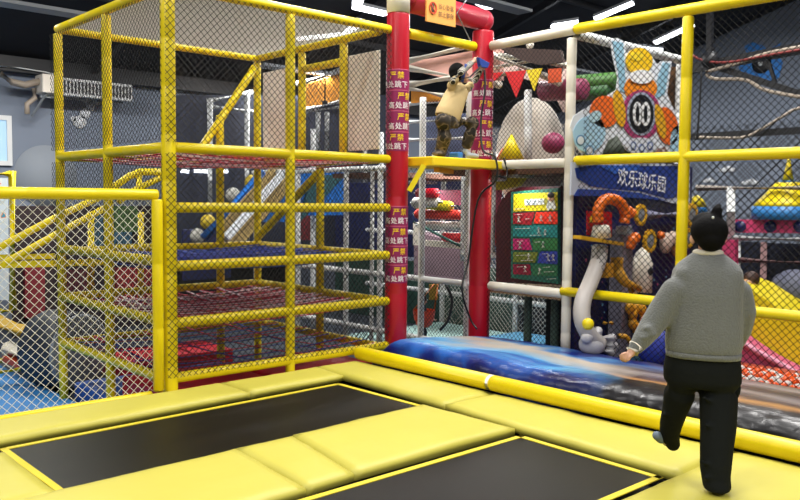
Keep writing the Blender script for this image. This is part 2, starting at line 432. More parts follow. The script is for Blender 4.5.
def pad(c,label,z1=0.0,th=.07):
    c=[V((p[0],p[1],0)) for p in c]
    w=max((c[1]-c[0]).length,(c[2]-c[3]).length); h=max((c[3]-c[0]).length,(c[2]-c[1]).length)
    nx=max(6,int(w/.07)); ny=max(6,int(h/.07)); vs=[];fs=[]
    ph=random.uniform(0,9)
    for j in range(ny+1):
        for i in range(nx+1):
            u,v=i/nx,j/ny; p=bil(c,u,v); x,y=p.x,p.y
            e=min(u*w,(1-u)*w,v*h,(1-v)*h); z=z1-(.016*max(0,1-e/.035)**2)
            z+=.008*noise.noise(V((x*1.7,y*1.7,ph)))+.005*noise.noise(V((x*3+y*2,y*7,ph+3)))+.003*noise.noise(V((x*9,y*5,ph+5)))
            vs.append(V((x,y,z)))
    n=len(vs); W=nx+1
    for j in range(ny):
        for i in range(nx): a=j*W+i; fs.append((a,a+1,a+W+1,a+W))
    per=[i for i in range(W)]+[j*W+nx for j in range(1,ny+1)]+[ny*W+i for i in range(nx-1,-1,-1)]+[j*W for j in range(ny-1,0,-1)]
    base=[]
    for k in per: base.append(n+len(base)); vs.append(V((vs[k].x,vs[k].y,z1-th)))
    for a in range(len(per)):
        b=(a+1)%len(per); fs.append((per[b],per[a],base[a],base[b]))
    fs.append(tuple(reversed(base)))
    o=MB().add(vs,fs,True).build('safety_pad',PAD)
    tag(o,label,'pad','yellow pads around the trampolines')
G=.004
A0,A1=g0(0,444.5,-.045),g0(344,378,-.045)                 # near edge of the far pad row
A_=lambda x: ext(A0,A1,(x-A0.x)/(A1.x-A0.x))
R0_,R1_=g0(345,378,-.045),g0(672,477,-.045)               # left edge of the right pad column
B_=lambda y: ext(R0_,R1_,(y-R0_.y)/(R1_.y-R0_.y))
C0,C1=g0(60,487),g0(415,404.5)                # far edge of the middle pad row
C_m=lambda x: ext(C0,C1,(x-C0.x)/(C1.x-C0.x))
D0,D1=g0(282,500,-.045),g0(514,427,-.045)               # near edge of the middle pad row
D_m=lambda x: ext(D0,D1,(x-D0.x)/(D1.x-D0.x))
pad([A_(-.4),A_(3.75),(3.75,6.46),(-.4,6.46)],'yellow pad along the white net fence, left of the short seam')
pad([A_(3.75+G),(A1.x,A1.y),(A1.x+.02,6.46),(3.75+G,6.46)],'yellow pad between the long trampoline and the net tower')
lx=g0(4,450); lx2=g0(57,490)
pad([(-.6,C_m(-.6).y),(lx2.x,lx2.y),(lx.x,lx.y),(-.6,A_(-.6).y-.01)],'yellow pad at the left end of the long trampoline')
s1f,s1n=g0(237,447),g0(315,489); s2f,s2n=g0(295,434),g0(362,473.5)
s1f=C_m(s1f.x); s1n=D_m(s1n.x); s2f=C_m(s2f.x); s2n=D_m(s2n.x)
pad([D_m(-.6),s1n,s1f,(-.6,C_m(-.6).y-.01)],'large yellow pad between the two trampolines at the left')
pad([s1n+X*G,s2n,s2f,s1f+X*G],'narrow middle yellow pad between the two trampolines')
ce=g0(423,402.3); de=g0(515,426)
pad([s2n+X*G,de,ce,s2f+X*G],'yellow pad between the two trampolines at the right')
yj=C1.y-.12
pad([B_(yj)+X*G,(5.35,yj),(5.35,6.46),B_(6.46) if False else (R0_.x+G,6.46)],'yellow pad beside the round bolster at the far end')
yn=g0(671,476).y
pad([B_(yn)+X*G,(5.35,yn),(5.35,yj-G),B_(yj-G)+X*G],'yellow pad beside the bolster right of the near trampoline')
nb=g0(656,480)
pad([(2.2,.6),(5.35,.6),(5.35,yn-G),(2.2,nb.y-.02)],'yellow pad under the planted foot of the person in grey')
pad([(-.6,-.8),(1.60,-.8),(1.60,D_m(1.6).y-.02),(-.6,D_m(-.6).y-.02)],'yellow pad left of the near trampoline')
# bolster
def bolster(y0,y1,label):
    t=thing('bolster',label,'bolster',(5.35,(y0+y1)/2,0),'yellow bolsters edging the deck')
    MB().tube([(5.35,y0,.072),(5.35,y0+.02,.072),(5.35,y1-.02,.072),(5.35,y1,.072)],.07,24,rs=[.06,.07,.07,.06]).build('sleeve',YEL,t)
    return t
bj=on(476,385,2,.08).y
bolster(bj+.01,6.42,'long round yellow bolster from the net tower to the white ring')
b2=bolster(-1.5,bj-.01,'long round yellow bolster behind the person in grey')
MB().tube([(5.35,bj-.012,.072),(5.35,bj+.012,.072)],.071,24).build('white_ring',WHT,b2)

# ---------------------------------------------------------------- galaxy air mattress
def galaxy():
    m=bpy.data.materials.new('galaxy_print'); m.use_nodes=True; nt=m.node_tree; N=nt.nodes; L=nt.links; b=N['Principled BSDF']
    b.inputs['Roughness'].default_value=.3
    tc=N.new('ShaderNodeTexCoord'); sx=N.new('ShaderNodeSeparateXYZ'); L.new(tc.outputs['Object'],sx.inputs[0])
    def mth(op,a,b_=None,c=None):
        q=N.new('ShaderNodeMath'); q.operation=op
        for i,v in enumerate((a,b_,c)):
            if v is None: continue
            if isinstance(v,(int,float)): q.inputs[i].default_value=v
            else: L.new(v,q.inputs[i])
        return q.outputs[0]
    def ns(sc,det,st=(1,1,1)):
        mp=N.new('ShaderNodeMapping'); mp.inputs['Scale'].default_value=st; L.new(tc.outputs['Object'],mp.inputs[0])
        q=N.new('ShaderNodeTexNoise'); q.inputs['Scale'].default_value=sc; q.inputs['Detail'].default_value=det; q.inputs['Distortion'].default_value=.6; L.new(mp.outputs[0],q.inputs['Vector']); return q.outputs['Fac']
    def rmp(f,st):
        r=N.new('ShaderNodeValToRGB'); e=r.color_ramp.elements
        e[0].position,e[0].color=st[0][0],lin(st[0][1]); e[1].position,e[1].color=st[1][0],lin(st[1][1])
        for p,c in st[2:]: q=e.new(p); q.color=lin(c)
        L.new(f,r.inputs[0]); return r.outputs[0]
    x=sx.outputs[0]; y=sx.outputs[1]      # object origin at (5.5, 4.5, 0)
    t=mth('ADD',mth('MULTIPLY',x,.5),.06)
    # the pale river drifts across the width along the length
    t=mth('ADD',t,mth('MULTIPLY',mth('SUBTRACT',2.0,y),.035))
    t=mth('ADD',t,mth('MULTIPLY',mth('SUBTRACT',ns(1.6,5,(1,.55,1)),.5),.75))
    blue=rmp(t,[(0.02,'#0A0C28'),(.10,'#0E1C64'),(.2,'#1E58A8'),(.30,'#5CA4D4'),(.42,'#9FB0BC'),(.52,'#BDB2A4'),(.64,'#C4B8AA'),(.74,'#4E88C0'),(.84,'#122C80'),(.97,'#0C1250')])
    t2=mth('ADD',mth('MULTIPLY',x,.5),mth('MULTIPLY',mth('SUBTRACT',ns(1.8,7,(1,.3,1)),.5),.5))
    brown=rmp(t2,[(0.05,'#0A080E'),(.15,'#1A1218'),(.22,'#B08050'),(.30,'#4A3C3E'),(.40,'#8A7F80'),(.52,'#3E363E'),(.66,'#9B9296'),(.9,'#2A2430')])
    f=mth('ADD',y,mth('MULTIPLY',mth('SUBTRACT',ns(1.3,3),.5),1.6))
    mr=N.new('ShaderNodeMapRange'); mr.inputs['From Min'].default_value=-.9; mr.inputs['From Max'].default_value=-.25; L.new(f,mr.inputs[0])
    mx=N.new('ShaderNodeMix'); mx.data_type='RGBA'; L.new(mr.outputs[0],mx.inputs[0]); L.new(brown,mx.inputs[6]); L.new(blue,mx.inputs[7])
    L.new(mx.outputs[2],b.inputs['Base Color'])
    bp=N.new('ShaderNodeBump'); bp.inputs['Strength'].default_value=.5; bp.inputs['Distance'].default_value=.02
    L.new(ns(5,3,(1,1,1)),bp.inputs['Height']); L.new(bp.outputs[0],b.inputs['Normal'])
    return m
q=MB(); prof=[(5.45,-.13),(5.45,.0),(5.46,.1),(5.49,.16),(5.55,.205),(5.65,.22),(5.85,.22),(6.15,.20),(6.5,.17),(6.8,.14),(7.05,.11),(7.17,.03),(7.19,-.13)]
ny=150; y0,y1=-1.2,6.40; vs=[];fs=[]; P=len(prof)
for j in range(ny+1):
    y=y0+(y1-y0)*j/ny; e=max(0,1-(y1-y)/.35)
    for i,(x,z) in enumerate(prof):
        zz=z; xx=x
        if z>-.1:
            k=1-e**2*.95; zz=-.13+(z+.13)*k
            zz+=.018*noise.noise(V((x*1.5,y*1.3,0)))+.01*noise.noise(V((x*4,y*4,2)))
        if 0<i<5: 
            wr=noise.noise(V((y*9+z*6,z*3,5)))
            xx+=.035*abs(wr); zz+=.025*wr
        xx=min(max(xx,5.45),7.19)
        vs.append((xx,y,zz))
for j in range(ny):
    for i in range(P-1): a=j*P+i; fs.append((a,a+1,a+P+1,a+P))
fs.append(tuple(range(P-1,-1,-1))); fs.append(tuple(ny*P+i for i in range(P)))
fs=[tuple(reversed(f)) for f in fs]
q.add(vs,fs,True)
tag(q.build('air_mattress',galaxy(),loc=(5.5,4.5,0)),'long inflated mattress printed with a blue and brown galaxy behind the bolster','mattress')

# ================================================================ YELLOW NET TOWER
r=.047
tw=thing('climbing_tower','yellow padded pipe climbing tower with black nets and woven floors','climbing frame',(4.54,7.765,FL))
def part(pts,name,m,parent,rr=r,seam=.42,seg=14):
    return MB().tube(pts,rr,seg,seam=seam).build(name,m,parent)
TX=(3.28,4.545,5.75); TY=(6.5,7.765,9.03); TOP=3.47
for x,y in ((3.28,6.5),(4.545,6.5),(3.28,7.765),(3.28,9.03),(5.80,9.03)):
    part([(x,y,FL),(x,y,TOP-.05)],'post',YEL,tw,rr=.064 if (x==3.28 and y==6.5) else .047)
part([(5.80,7.68,FL),(5.80,7.68,2.05)],'post',YEL,tw)
part([(5.80,8.05,2.15),(5.80,8.05,TOP-.05)],'post',YEL,tw)
part([(5.80,7.25,2.15),(5.80,7.25,TOP-.05)],'post',YEL,tw)
part([(5.25,9.03,FL),(5.25,9.03,2.7)],'post',YEL,tw,rr=.05)
part([(5.77,9.03,3.36),(4.9,9.03,2.15)],'brace',YEL,tw,rr=.05)
part([(5.80,7.70,1.98),(5.80,9.0,1.18)],'brace',YEL,tw,rr=.05)
for z in (.085,.57,1.07,1.58,2.1,TOP):
    part([(3.28,6.5,z),(5.82,6.5,z)],'front_beam',YEL,tw,rr=.046)
for z in (.06,.57,1.1,2.1,TOP):
    part([(3.28,6.5,z),(3.28,9.03,z)],'side_beam',YEL,tw)
for z in (.06,.57,1.07,2.1,TOP):
    part([(3.28,9.03,z),(5.80,9.03,z)],'rear_beam',YEL,tw,rr=.045)
    part([(5.80,6.63,z),(5.80,9.03,z)],'side_beam',YEL,tw,rr=.045)
part([(4.545,6.5,2.1),(4.545,9.03,2.1)],'cross_beam',YEL,tw,rr=.05)
part([(3.28,7.765,2.1),(5.8,7.765,2.1)],'cross_beam',YEL,tw,rr=.05)
part([(5.8,8.05,3.22),(5.8,7.25,3.22)],'cross_beam',YEL,tw,rr=.045)
# nets
o=.07
MB().net((3.22,6.5-o,.1),X,Z,2.57,1.95,.045,.0062).net((3.22,6.5-o,2.14),X,Z,2.57,1.3,.045,.0062).build('front_net',NETB,tw)
MB().net((3.28-o,9.08,.12),-Y,Z,2.6,1.92).net((3.28-o,9.08,2.16),-Y,Z,2.6,1.25).build('side_net',NETB,tw)
MB().net((5.8,9.0,.1),-Y,Z,2.3,2.0).net((5.8,9.0,2.16),-Y,Z,2.3,1.25).build('inner_side_net',NETB,tw)
MB().net((3.3,9.09,.1),X,Z,2.5,2.0,.05).net((3.3,9.09,2.16),X,Z,2.5,1.25,.05).build('rear_net',NETB,tw)
MB().net((3.28,6.52,TOP+.03),X,Y,2.5,2.5,.04,.008).build('roof_net',NETD,tw)
# woven floors
def weave(z,m1,m2,n1='woven_floor',sp=.09):
    for mm,ph,name in ((m1,0,n1),(m2,1,n1+'_cross')):
        s=MB(); k=0; y=6.6+ph*sp/2
        while y<8.98:
            dz=random.uniform(-.03,.01); a=random.uniform(-.12,.12)
            pts=[]
            for i in range(6):
                u=i/5; pts.append(V((3.33+2.42*u,min(8.98,max(6.55,y+a*(u-.5))),z+dz-.05*math.sin(PI*u))))
            for p_,q_ in zip(pts,pts[1:]): s.bar(p_,q_,.028,.005)
            y+=sp*random.uniform(.8,1.3)
        x=3.4+ph*.05
        while x<5.7:
            a=random.uniform(-.3,.3); x2=min(5.72,max(3.33,x+a)); dz=random.uniform(-.04,0)
            pts=[V((x+(x2-x)*i/5,6.56+2.42*i/5,z+dz-.05*math.sin(PI*i/5))) for i in range(6)]
            for p_,q_ in zip(pts,pts[1:]): s.bar(p_,q_,.028,.005)
            x+=sp*2.2*random.uniform(.8,1.3)
        o_=s.build(name,mm,tw); o_['kind']='stuff'
WR=mat('red_webbing','#C8243E',.6); WP=mat('pink_white_webbing','#EBCDD2',.6); WN=mat('navy_webbing','#28389A',.6); WB=mat('blue_webbing','#2B4BA0',.6)
weave(2.1,WR,WP,'upper_woven_floor'); weave(1.07,WN,WB,'middle_woven_floor',.06); weave(.55,WR,WP,'lower_woven_floor',.08); weave(.12,WR,WB,'bottom_woven_floor',.32)
# beige boards on the side of the tower
for y0_,y1_,l in ((8.06,8.72,'beige board hung inside the tower left of the opening'),(6.5,7.02,'beige board beside the left red post top')):
    tag(MB().box(5.68,5.70,y0_,y1_,2.2,3.24).build('hanging_board',BEIGE,bevel=.01),l,'panel')
# foam mats on the floor inside
RM=mat('red_mat','#C8182C',.5,var=.15,vscale=3); BM=mat('blue_mat','#1F4E9C',.5,var=.15,vscale=3)
for x0,x1,y0_,y1_,mm,z,l in ((3.36,4.45,6.6,7.7,RM,-.1,'red foam mat on the tower floor nearest the corner post'),(4.5,5.72,6.6,7.6,RM,-.1,'red foam mat on the tower floor beside the red post'),
     (3.36,4.45,7.8,8.95,BM,-.38,'blue foam mat at the back left of the tower floor'),(4.62,5.18,7.84,8.95,BM,-.38,'blue foam mat at the back right of the tower floor')):
    tag(MB().box(x0,x1,y0_,y1_,FL,z).build('foam_mat',mm,bevel=.03),l,'mat','foam mats in the tower')

# white pipe frame of another play area far behind the tower
bf=thing('far_play_frame','white pipe frame with orange roof far behind the upper storey of the net tower','play structure',on(230,200,1,12.8))
for a,b in (((210,100),(210,260)),((247,92),(247,260)),((318,112),(318,150)),((327,112),(327,150)),((365,95),(365,250))): MB().tube([on(*a,1,12.8),on(*b,1,12.8)],.055,10).build('post',WHT2,bf)
for a,b in (((208,101),(252,92)),((208,106),(252,112)),((300,112),(350,106))): MB().tube([on(*a,1,12.8),on(*b,1,12.8)],.05,10).build('rail',WHT2,bf)
MB().prism([on(a,b,1,12.7) for a,b in ((300,86),(338,74),(344,100),(306,108))],Y,.08).build('orange_roof',mat('orange_net','#B87A20',.7,var=.3,vscale=25),bf)
MB().tube([on(298,84,1,12.6),on(342,70,1,12.6)],.07,10).build('roof_edge',WHT2,bf)
MB().tube([on(304,110,1,12.6),on(346,100,1,12.6)],.06,10).build('roof_edge',WHT2,bf)
MB().prism([on(a,b,1,13.0) for a,b in ((165,95),(400,95),(400,250),(165,250))],Y,.05).build('dark_back',mat('dark_navy_net','#1C2234',.8,var=.3,vscale=20),bf)
tag(MB().tube([on(325,66,1,9.6),on(325,101,1,9.6)],.012,8).tube([on(325,101,1,9.6),on(325,104,1,9.6)],.05,12).build('hanging_microphone',BLK),'thin black rod with a round end hanging behind the net tower opening','rod')
# ================================================================ WHITE NET FENCE
fn=thing('net_fence','low fence of white diamond netting under a padded yellow rail','fence',(1.3,6.5,-.0))
part([(-.6,6.5,1.69),(3.17,6.5,1.69)],'top_rail',YEL,fn,rr=.047,seam=.58,seg=18)
part([(3.155,6.47,.0),(3.155,6.47,1.65)],'post',YEL,fn,rr=.047,seam=.6)
part([(-.6,6.5,-.03),(3.1,6.5,-.03)],'bottom_rail',YEL,fn,rr=.035,seam=.58)
MB().net((-.6,6.49,0),X,Z,3.72,1.65,.051,.0048).build('netting',NETW,fn)

# ================================================================ RED GATE
stk=mat('magenta_sticker','#8A1550',.4,var=.08); ty=mat('yellow_letter','#F0C814',.5); tw_=mat('white_letter','#E9E4E4',.5); tline=mat('pink_line','#C4567E',.5)
def red_post(x,y,z0,z1,rad,label,stickers,phase):
    t=thing('red_post',label,'post',(x,y,z0),'red gate posts')
    prof=[(0,rad*.94),(.03,rad)]
    zz=.65
    while zz<z1-z0-.1: prof+=[(zz-.01,rad),(zz,rad*.985),(zz+.01,rad)]; zz+=1.05
    prof+=[(z1-z0-.02,rad),(z1-z0,rad*.96)]
    MB().lathe((x,y,z0),Z,prof,40).build('padding',RED,t)
    base=math.atan2(-y,-x)      # the side that faces the trampolines
    for i,(za,zb,ph) in enumerate(stickers):
        s=MB().lathe((x,y,za),Z,[(0,rad+.003),(zb-za,rad+.003)],40); s.f=[f for f in s.f if len(f)==4]; s.m=[0]*len(s.f); s.sm=[True]*len(s.f)
        so=s.build('warning_sticker',stk,t); R=rad+.006; h=zb-za
        def wr(u,v,za=za,ph=ph,R=R):
            a=base+ph+u/R; return V((x+R*math.cos(a),y+R*math.sin(a),za+v))
        c1=MB();c2=MB()
        for k in range(2):
            off=k*PI*R
            c1.text('严禁',None,X,Y,h*.38,wrap=lambda u,v,o_=off:wr(u+o_-.06,v+h*.57),bold=.0006,space=1.12)
            c2.text('高处跳下',None,X,Y,h*.36,wrap=lambda u,v,o_=off:wr(u+o_-.165,v+h*.12),bold=.0006,space=1.12)
        c1.build('lettering',ty,so); c2.build('lettering',tw_,so)
        l=MB().lathe((x,y,zb-.006),Z,[(0,rad+.004),(.008,rad+.004)],40); l.build('border',tline,so)
    return t
RL=(5.945,6.5); RR=(7.29,6.48)
def zz(px,py,P): return on(px,py,1,P[1]-.12).z
st=[]; ed=[(68,89),(89,110),(110,131),(131,151),(206,226),(226,246),(246,265),(265,284)]
for i,(a,b) in enumerate(ed): st.append((zz(397,b,RL)+.003,zz(397,a,RL)-.003,(-.25,.45,.45,-.2,.15,.1,.15,.25)[i]))
rp=red_post(RL[0],RL[1],.0,zz(397,10,RL),.122,'left red padded gate post with purple warning stickers at two heights',st,0)
MB().lathe((RL[0],RL[1],zz(397,10,RL)),Z,[(0,.125),(.3,.125)],32).build('white_cap',WHT,rp)
MB().ell(at(393,3,8.62),.02).build('bolt',BLK,rp)
st=[(zz(481,b,RR)+.003,zz(481,a,RR)-.003,(.35,.2,.25,.15)[i]) for i,(a,b) in enumerate(((78,97),(97,117),(117,138),(138,158)))]
rp2=red_post(RR[0],RR[1],.0,3.66,.126,'right red padded gate post with purple stickers beside the climbing child',st,0)
gb=thing('gate_beam','horizontal red padded beam joining the tops of the two gate posts','beam',(6.6,6.5,3.8))
MB().tube([(6.08,6.5,3.82),(6.1,6.5,3.82),(7.3,6.5,3.80)],.125,24).build('padding',CRIM,gb)
MB().ell((7.3,6.5,3.79),.132).build('end_cap',CRIM,gb)
part([(6.08,6.5,3.47),(7.16,6.5,3.47)],'beam',YEL,None,rr=.055)
yb=bpy.data.objects['beam']; yb.name='yellow_beam'; tag(yb,'yellow padded beam between the red posts below the orange sign','beam')
# hanging sign
sg=thing('warning_sign','orange hanging sign with a red round symbol and two lines of letters','sign',(6.5,6.33,3.6))
zt=3.95
MB().prism([on(426.5,21,1,6.33),on(455.5,27,1,6.33),V((on(455.5,27,1,6.33).x,6.33,zt)),V((on(426.5,21,1,6.33).x,6.33,zt))],(0,1,0),.02).build('board',mat('orange_board','#E3A24E',.6),sg)
c0=on(433,8,1,6.325)
rg=MB(); 
for k in range(28):
    a,b=2*PI*k/28,2*PI*(k+1)/28
    rg.bar(c0+V((.052*math.cos(a),-.002,.06*math.sin(a))),c0+V((.052*math.cos(b),-.002,.06*math.sin(b))),.008,.01)
rg.bar(c0+V((-.037,-.002,.042)),c0+V((.037,-.002,-.042)),.006,.01)
rg.build('symbol',mat('sign_red','#C8402A',.6),sg)
MB().ell(c0+V((0,0,-.005)),(.022,.004,.04)).ell(c0+V((0,0,.035)),(.014,.004,.014)).build('hand_symbol',mat('sign_black','#4A3A30',.6),sg)
tx=MB()
tx.text('当心坠落',on(438,8,1,6.325),X,Z,.062); tx.text('禁止攀爬',on(438,15.8,1,6.325),X,Z,.062); tx.build('lettering',MATS['sign_black'],sg)
MB().tube([at(472,-8,9.2),on(457,13,1,6.33)],.006,6).build('hanging_wire',GREY,sg)
cable('steel_wire',[on(457,13,1,6.3),on(464,28,1,6.36),on(471,42,1,6.4)],.006,GREY,'thin grey wire running from the orange sign down to the right red post','wire')

# platform of the climber
pf=thing('climbing_platform','yellow padded board platform between the red posts','platform',(6.7,6.4,2.1))
PZ=2.13
pl=MB().box(6.09,7.13,6.1,6.75,PZ-.1,PZ).build('board',mat('yellow_board','#F0CE1C',.45),pf,bevel=.015)
MB().box(7.13,7.5,6.1,6.32,PZ-.1,PZ-.01).build('end_board',YEL,pf,bevel=.015)
MB().bar(on(409,191,1,6.3),on(424,165,1,6.2),.05,.055).build('bracket',YEL,pf)
MB().bar((6.35,6.3,2.0),(6.9,6.6,2.0),.06,.05).build('under_brace',mat('orange_vinyl','#E09A20',.5),pf)
cable('black_rope',[at(484,66,9.45),at(485,90,9.35),on(481,120,1,6.3),on(483,150,1,6.2),V((7.05,6.06,PZ+.03)),V((7.06,6.05,1.9)),on(478,200,1,6.3),on(468,262,1,6.4),on(462,290,1,6.3),on(470,318,1,6.35),on(477,329,1,6.25)],.012,BLK,'black rope hanging over the platform edge along the right red post','rope')
cable('black_rope',[V((7.2,6.06,PZ+.03)),V((7.24,6.04,2.02)),V((7.2,6.03,1.93)),V((7.1,6.05,1.95))],.012,BLK,'short black rope loop over the platform end','rope')

# ================================================================ RIGHT NET FRAME (x = 7.27)
FX=7.27
fr=thing('safety_enclosure','tall yellow and white pipe frame with black netting behind the mattress','net frame',(FX,3.5,-.1))
part([(FX,5.2,-.05),(FX,5.2,3.4)],'white_post',WHT,fr,rr=.053,seam=.3)
part([(FX,3.88,-.05),(FX,3.88,3.42)],'yellow_post',YEL,fr,rr=.053,seam=.6)
part([(FX,1.4,-.05),(FX,1.4,3.42)],'yellow_post',YEL,fr,rr=.053,seam=.6)
part([(FX,6.33,3.47),(FX,5.16,3.49)],'white_beam',WHT,fr,rr=.055,seam=.3)
part([(FX,5.16,3.49),(FX,1.2,3.47)],'yellow_beam',YEL,fr,rr=.056,seam=.6)
part([(FX,5.12,2.1),(FX,1.2,2.1)],'yellow_beam',YEL,fr,rr=.052,seam=.6)
part([(FX-.03,5.24,.69),(FX-.03,1.2,.69)],'yellow_beam',YEL,fr,rr=.05,seam=1.2)
part([(FX,6.3,2.08),(FX,5.24,2.08)],'white_beam',WHT,fr,rr=.052,seam=.3)
part([(FX,6.3,.66),(FX,5.24,.66)],'white_beam',WHT,fr,rr=.052,seam=.3)
MB().net((FX+.02,5.13,.0),-Y,Z,3.9,3.45,.048,.0068).build('netting',NETB,fr)
MB().net((FX+.02,6.4,.7),-Y,Z,1.2,2.75,.042,.0055).net((FX+.02,6.4,.0),-Y,Z,1.2,.62,.042,.0055).build('netting',NETB,fr)

# ================================================================ WHITE PLAY STRUCTURE BEHIND THE GATE
ps=thing('play_structure','white pipe play structure with decks and nets behind the red gate','play structure',(8.6,8.4,FL))
def wp(a,b,rr=.045,name='pipe',m=WHT2,par=None):
    return MB().tube([a,b],rr,12,seam=.6).build(name,m,par or ps)
PX=7.42
for y in (7.62,8.45,9.2,10.4,11.6): wp((PX,y,FL),(PX,y,2.08),.04,'post')
for y in (6.80,7.62): wp((PX,y,-.5),(PX,y,3.0),.045,'post')
wp((PX,8.62,FL),(PX,8.62,2.08),.03,'post')
for z in (.63,-.16,2.1): wp((PX,6.72,z),(PX,11.7,z),.04,'rail')
wp((9.82,5.33,.9),(9.82,5.33,3.46),.055,'post'); wp((7.42,5.25,3.47),(9.82,5.25,3.47),.055,'rail')
for x,y in ((9.85,8.0),(9.85,9.6),(9.85,11.2),(8.6,11.6),(8.55,5.32)): wp((x,y,FL),(x,y,2.9 if y>6 else 2.0),.045,'post')
for z in (.1,1.1,2.1): wp((9.85,5.5,z),(9.85,11.6,z),.04,'rail')
# inner white frame around the rollers
for y in (7.42,6.9): wp((8.0,y,.85),(8.0,y,2.0),.035,'inner_post')
wp((8.0,7.42,.95),(8.0,6.7,.95),.05,'inner_rail'); wp((8.0,7.42,1.95),(8.0,6.7,1.95),.035,'inner_rail')
MB().net((PX-.05,9.4,-.5),-Y,Z,1.75,2.6,.075,.006).net((PX-.05,7.6,.7),-Y,Z,.85,1.35,.04,.006).net((PX-.05,7.6,-.1),-Y,Z,.85,.7,.04,.006).net((PX-.05,7.6,2.15),-Y,Z,.8,.8,.04,.005).build('netting',NETB,ps)
MB().net((9.8,9.6,-.5),-Y,Z,4.1,3.3,.06,.009).build('rear_netting',NETD,ps)
MB().box(PX+.06,9.8,5.4,7.3,1.98,2.05).box(PX+.06,9.8,8.3,9.6,1.98,2.05).build('upper_deck',mat('brown_deck','#6B4B3E',.8,var=.2),ps)
MB().box(PX+.06,9.8,5.4,6.55,.55,.62).build('lower_deck',mat('tan_deck','#A98E6C',.8,var=.2),ps)
def panel(name,pts,ax,v,d,m,label,cat='panel',group=None,par=None):
    n=[V((1,0,0)),V((0,1,0))][ax]
    o=MB().prism([on(a,b,ax,v) for a,b in pts],n,d).build(name,m,par)
    if not par: tag(o,label,cat,group)
    return o
def wpanel(name,x0,x1,y0,y1,z0,z1,m,label,cat='panel',group=None):
    return tag(MB().box(x0,x1,y0,y1,z0,z1).build(name,m,bevel=.01),label,cat,group)
wpanel('navy_backdrop',10.2,10.25,8.3,13,.62,2.0,NAVY,'navy blue panel behind the white posts left of the red post')
wpanel('green_backdrop',10.2,10.25,8.3,13,FL,.55,mat('dark_green_panel','#27483F',.6,var=.3,vscale=4),'dark green panel low behind the white rails left of the red post')
wpanel('dark_backdrop',10.2,10.25,5.4,8.25,FL,2.6,mat('near_black_panel','#14161C',.7,var=.3),'near black panel at the back of the play structure behind the gate')
wpanel('blue_pool',7.6,9.8,5.5,7.9,FL,-.35,mat('pool_blue','#5FA0C8',.5,var=.3,vscale=6),'light blue soft base under the lower deck behind the right red post','soft base')
wpanel('pale_base',7.6,9.8,7.95,9.6,FL,-.4,mat('pale_teal','#9DBDB8',.6,var=.2,vscale=5),'pale teal padded base behind the basket swing','soft base')
for lx,ly,lz,e,l in ((8.75,7.8,2.35,55,'added lamp box brightening the rollers inside the play structure'),(7.62,6.15,1.93,9,'added lamp box under the upper deck to brighten the instruction board'),(8.6,8.9,1.9,30,'added fill lamp box under the rear part of the upper deck')):
    area((lx,ly,lz),.3 if e<10 else .6,.12,e)  # fill lights added to brighten the dim space under the decks
    t=thing('deck_fill_lamp',l,'lamp',(lx,ly,lz),'added fill lamps in the play structure'); MB().box(lx-.32,lx+.32,ly-.08,ly+.08,lz+.01,lz+.045).build('housing',GREY,t) if e>10 else MB().box(lx-.16,lx+.16,ly-.08,ly+.08,lz+.01,lz+.045).build('housing',GREY,t)
# colour rollers
rl=[((417,211),(437,209),5,'#B4202A','short red roller at the top left of the roller tower'),
    ((418,193),(437,193),5,'#C8102A','small red roller nearest the tower top'),
    ((414,203),(438,202),5.5,'#CFCBC4','white roller under the small red one'),
    ((415,204),(451,206),5,'#D6C422','yellow roller in the roller tower'),
    ((417,214),(461,215),5,'#D2382E','long red roller below the yellow one'),
    ((420,225),(461,226),4.5,'#CFCBC4','long white roller below the long red one'),
    ((444,237),(462,238),5,'#C8202A','red roller above the white tray')]
for i,(a,b,rr,c,l) in enumerate(rl):
    if i==0: continue
    X0=8.15+.06*i
    p=on(a[0],a[1],0,X0); q_=on(b[0],b[1],0,X0)
    t=thing('roller',l,'roller',(p+q_)/2,'foam rollers in the tower'); R_=rr/809*p.length*.95
    d=(q_-p).normalized()
    MB().tube([p,p+d*.02,q_-d*.02,q_],R_,18,rs=[R_*.9,R_,R_,R_*.9]).build('foam',mat('roller_'+c,c,.4,bump=.1),t)
    MB().tube([p-d*.08,q_+d*.08],.015,8).build('axle',GREY,t)
panel('purple_backdrop',[(440,190),(460,190),(460,205),(440,205)],0,8.9,.04,mat('plum','#6E1838',.6),'dark purple panel behind the rollers')
panel('cushion_tray',[(414,232),(462,243),(462,281),(414,279)],0,8.9,.3,mat('grey_plum','#77636C',.5,var=.3,vscale=5),'pale grey and purple cushion below the rollers','cushion')
cable('green_strap',[on(414,222,0,8.05),on(460,246,0,8.05)],.02,mat('green_strap','#2F5A54',.6),'dark green diagonal strap across the roller tower','strap')
tag(MB().prism([on(a,b,0,8.55) for a,b in ((413,222),(419,222),(420,240),(440,241),(462,244),(462,249),(413,245))],X,.05).build('white_tray',WHT),'white curved tray edge below the long rollers','tray')

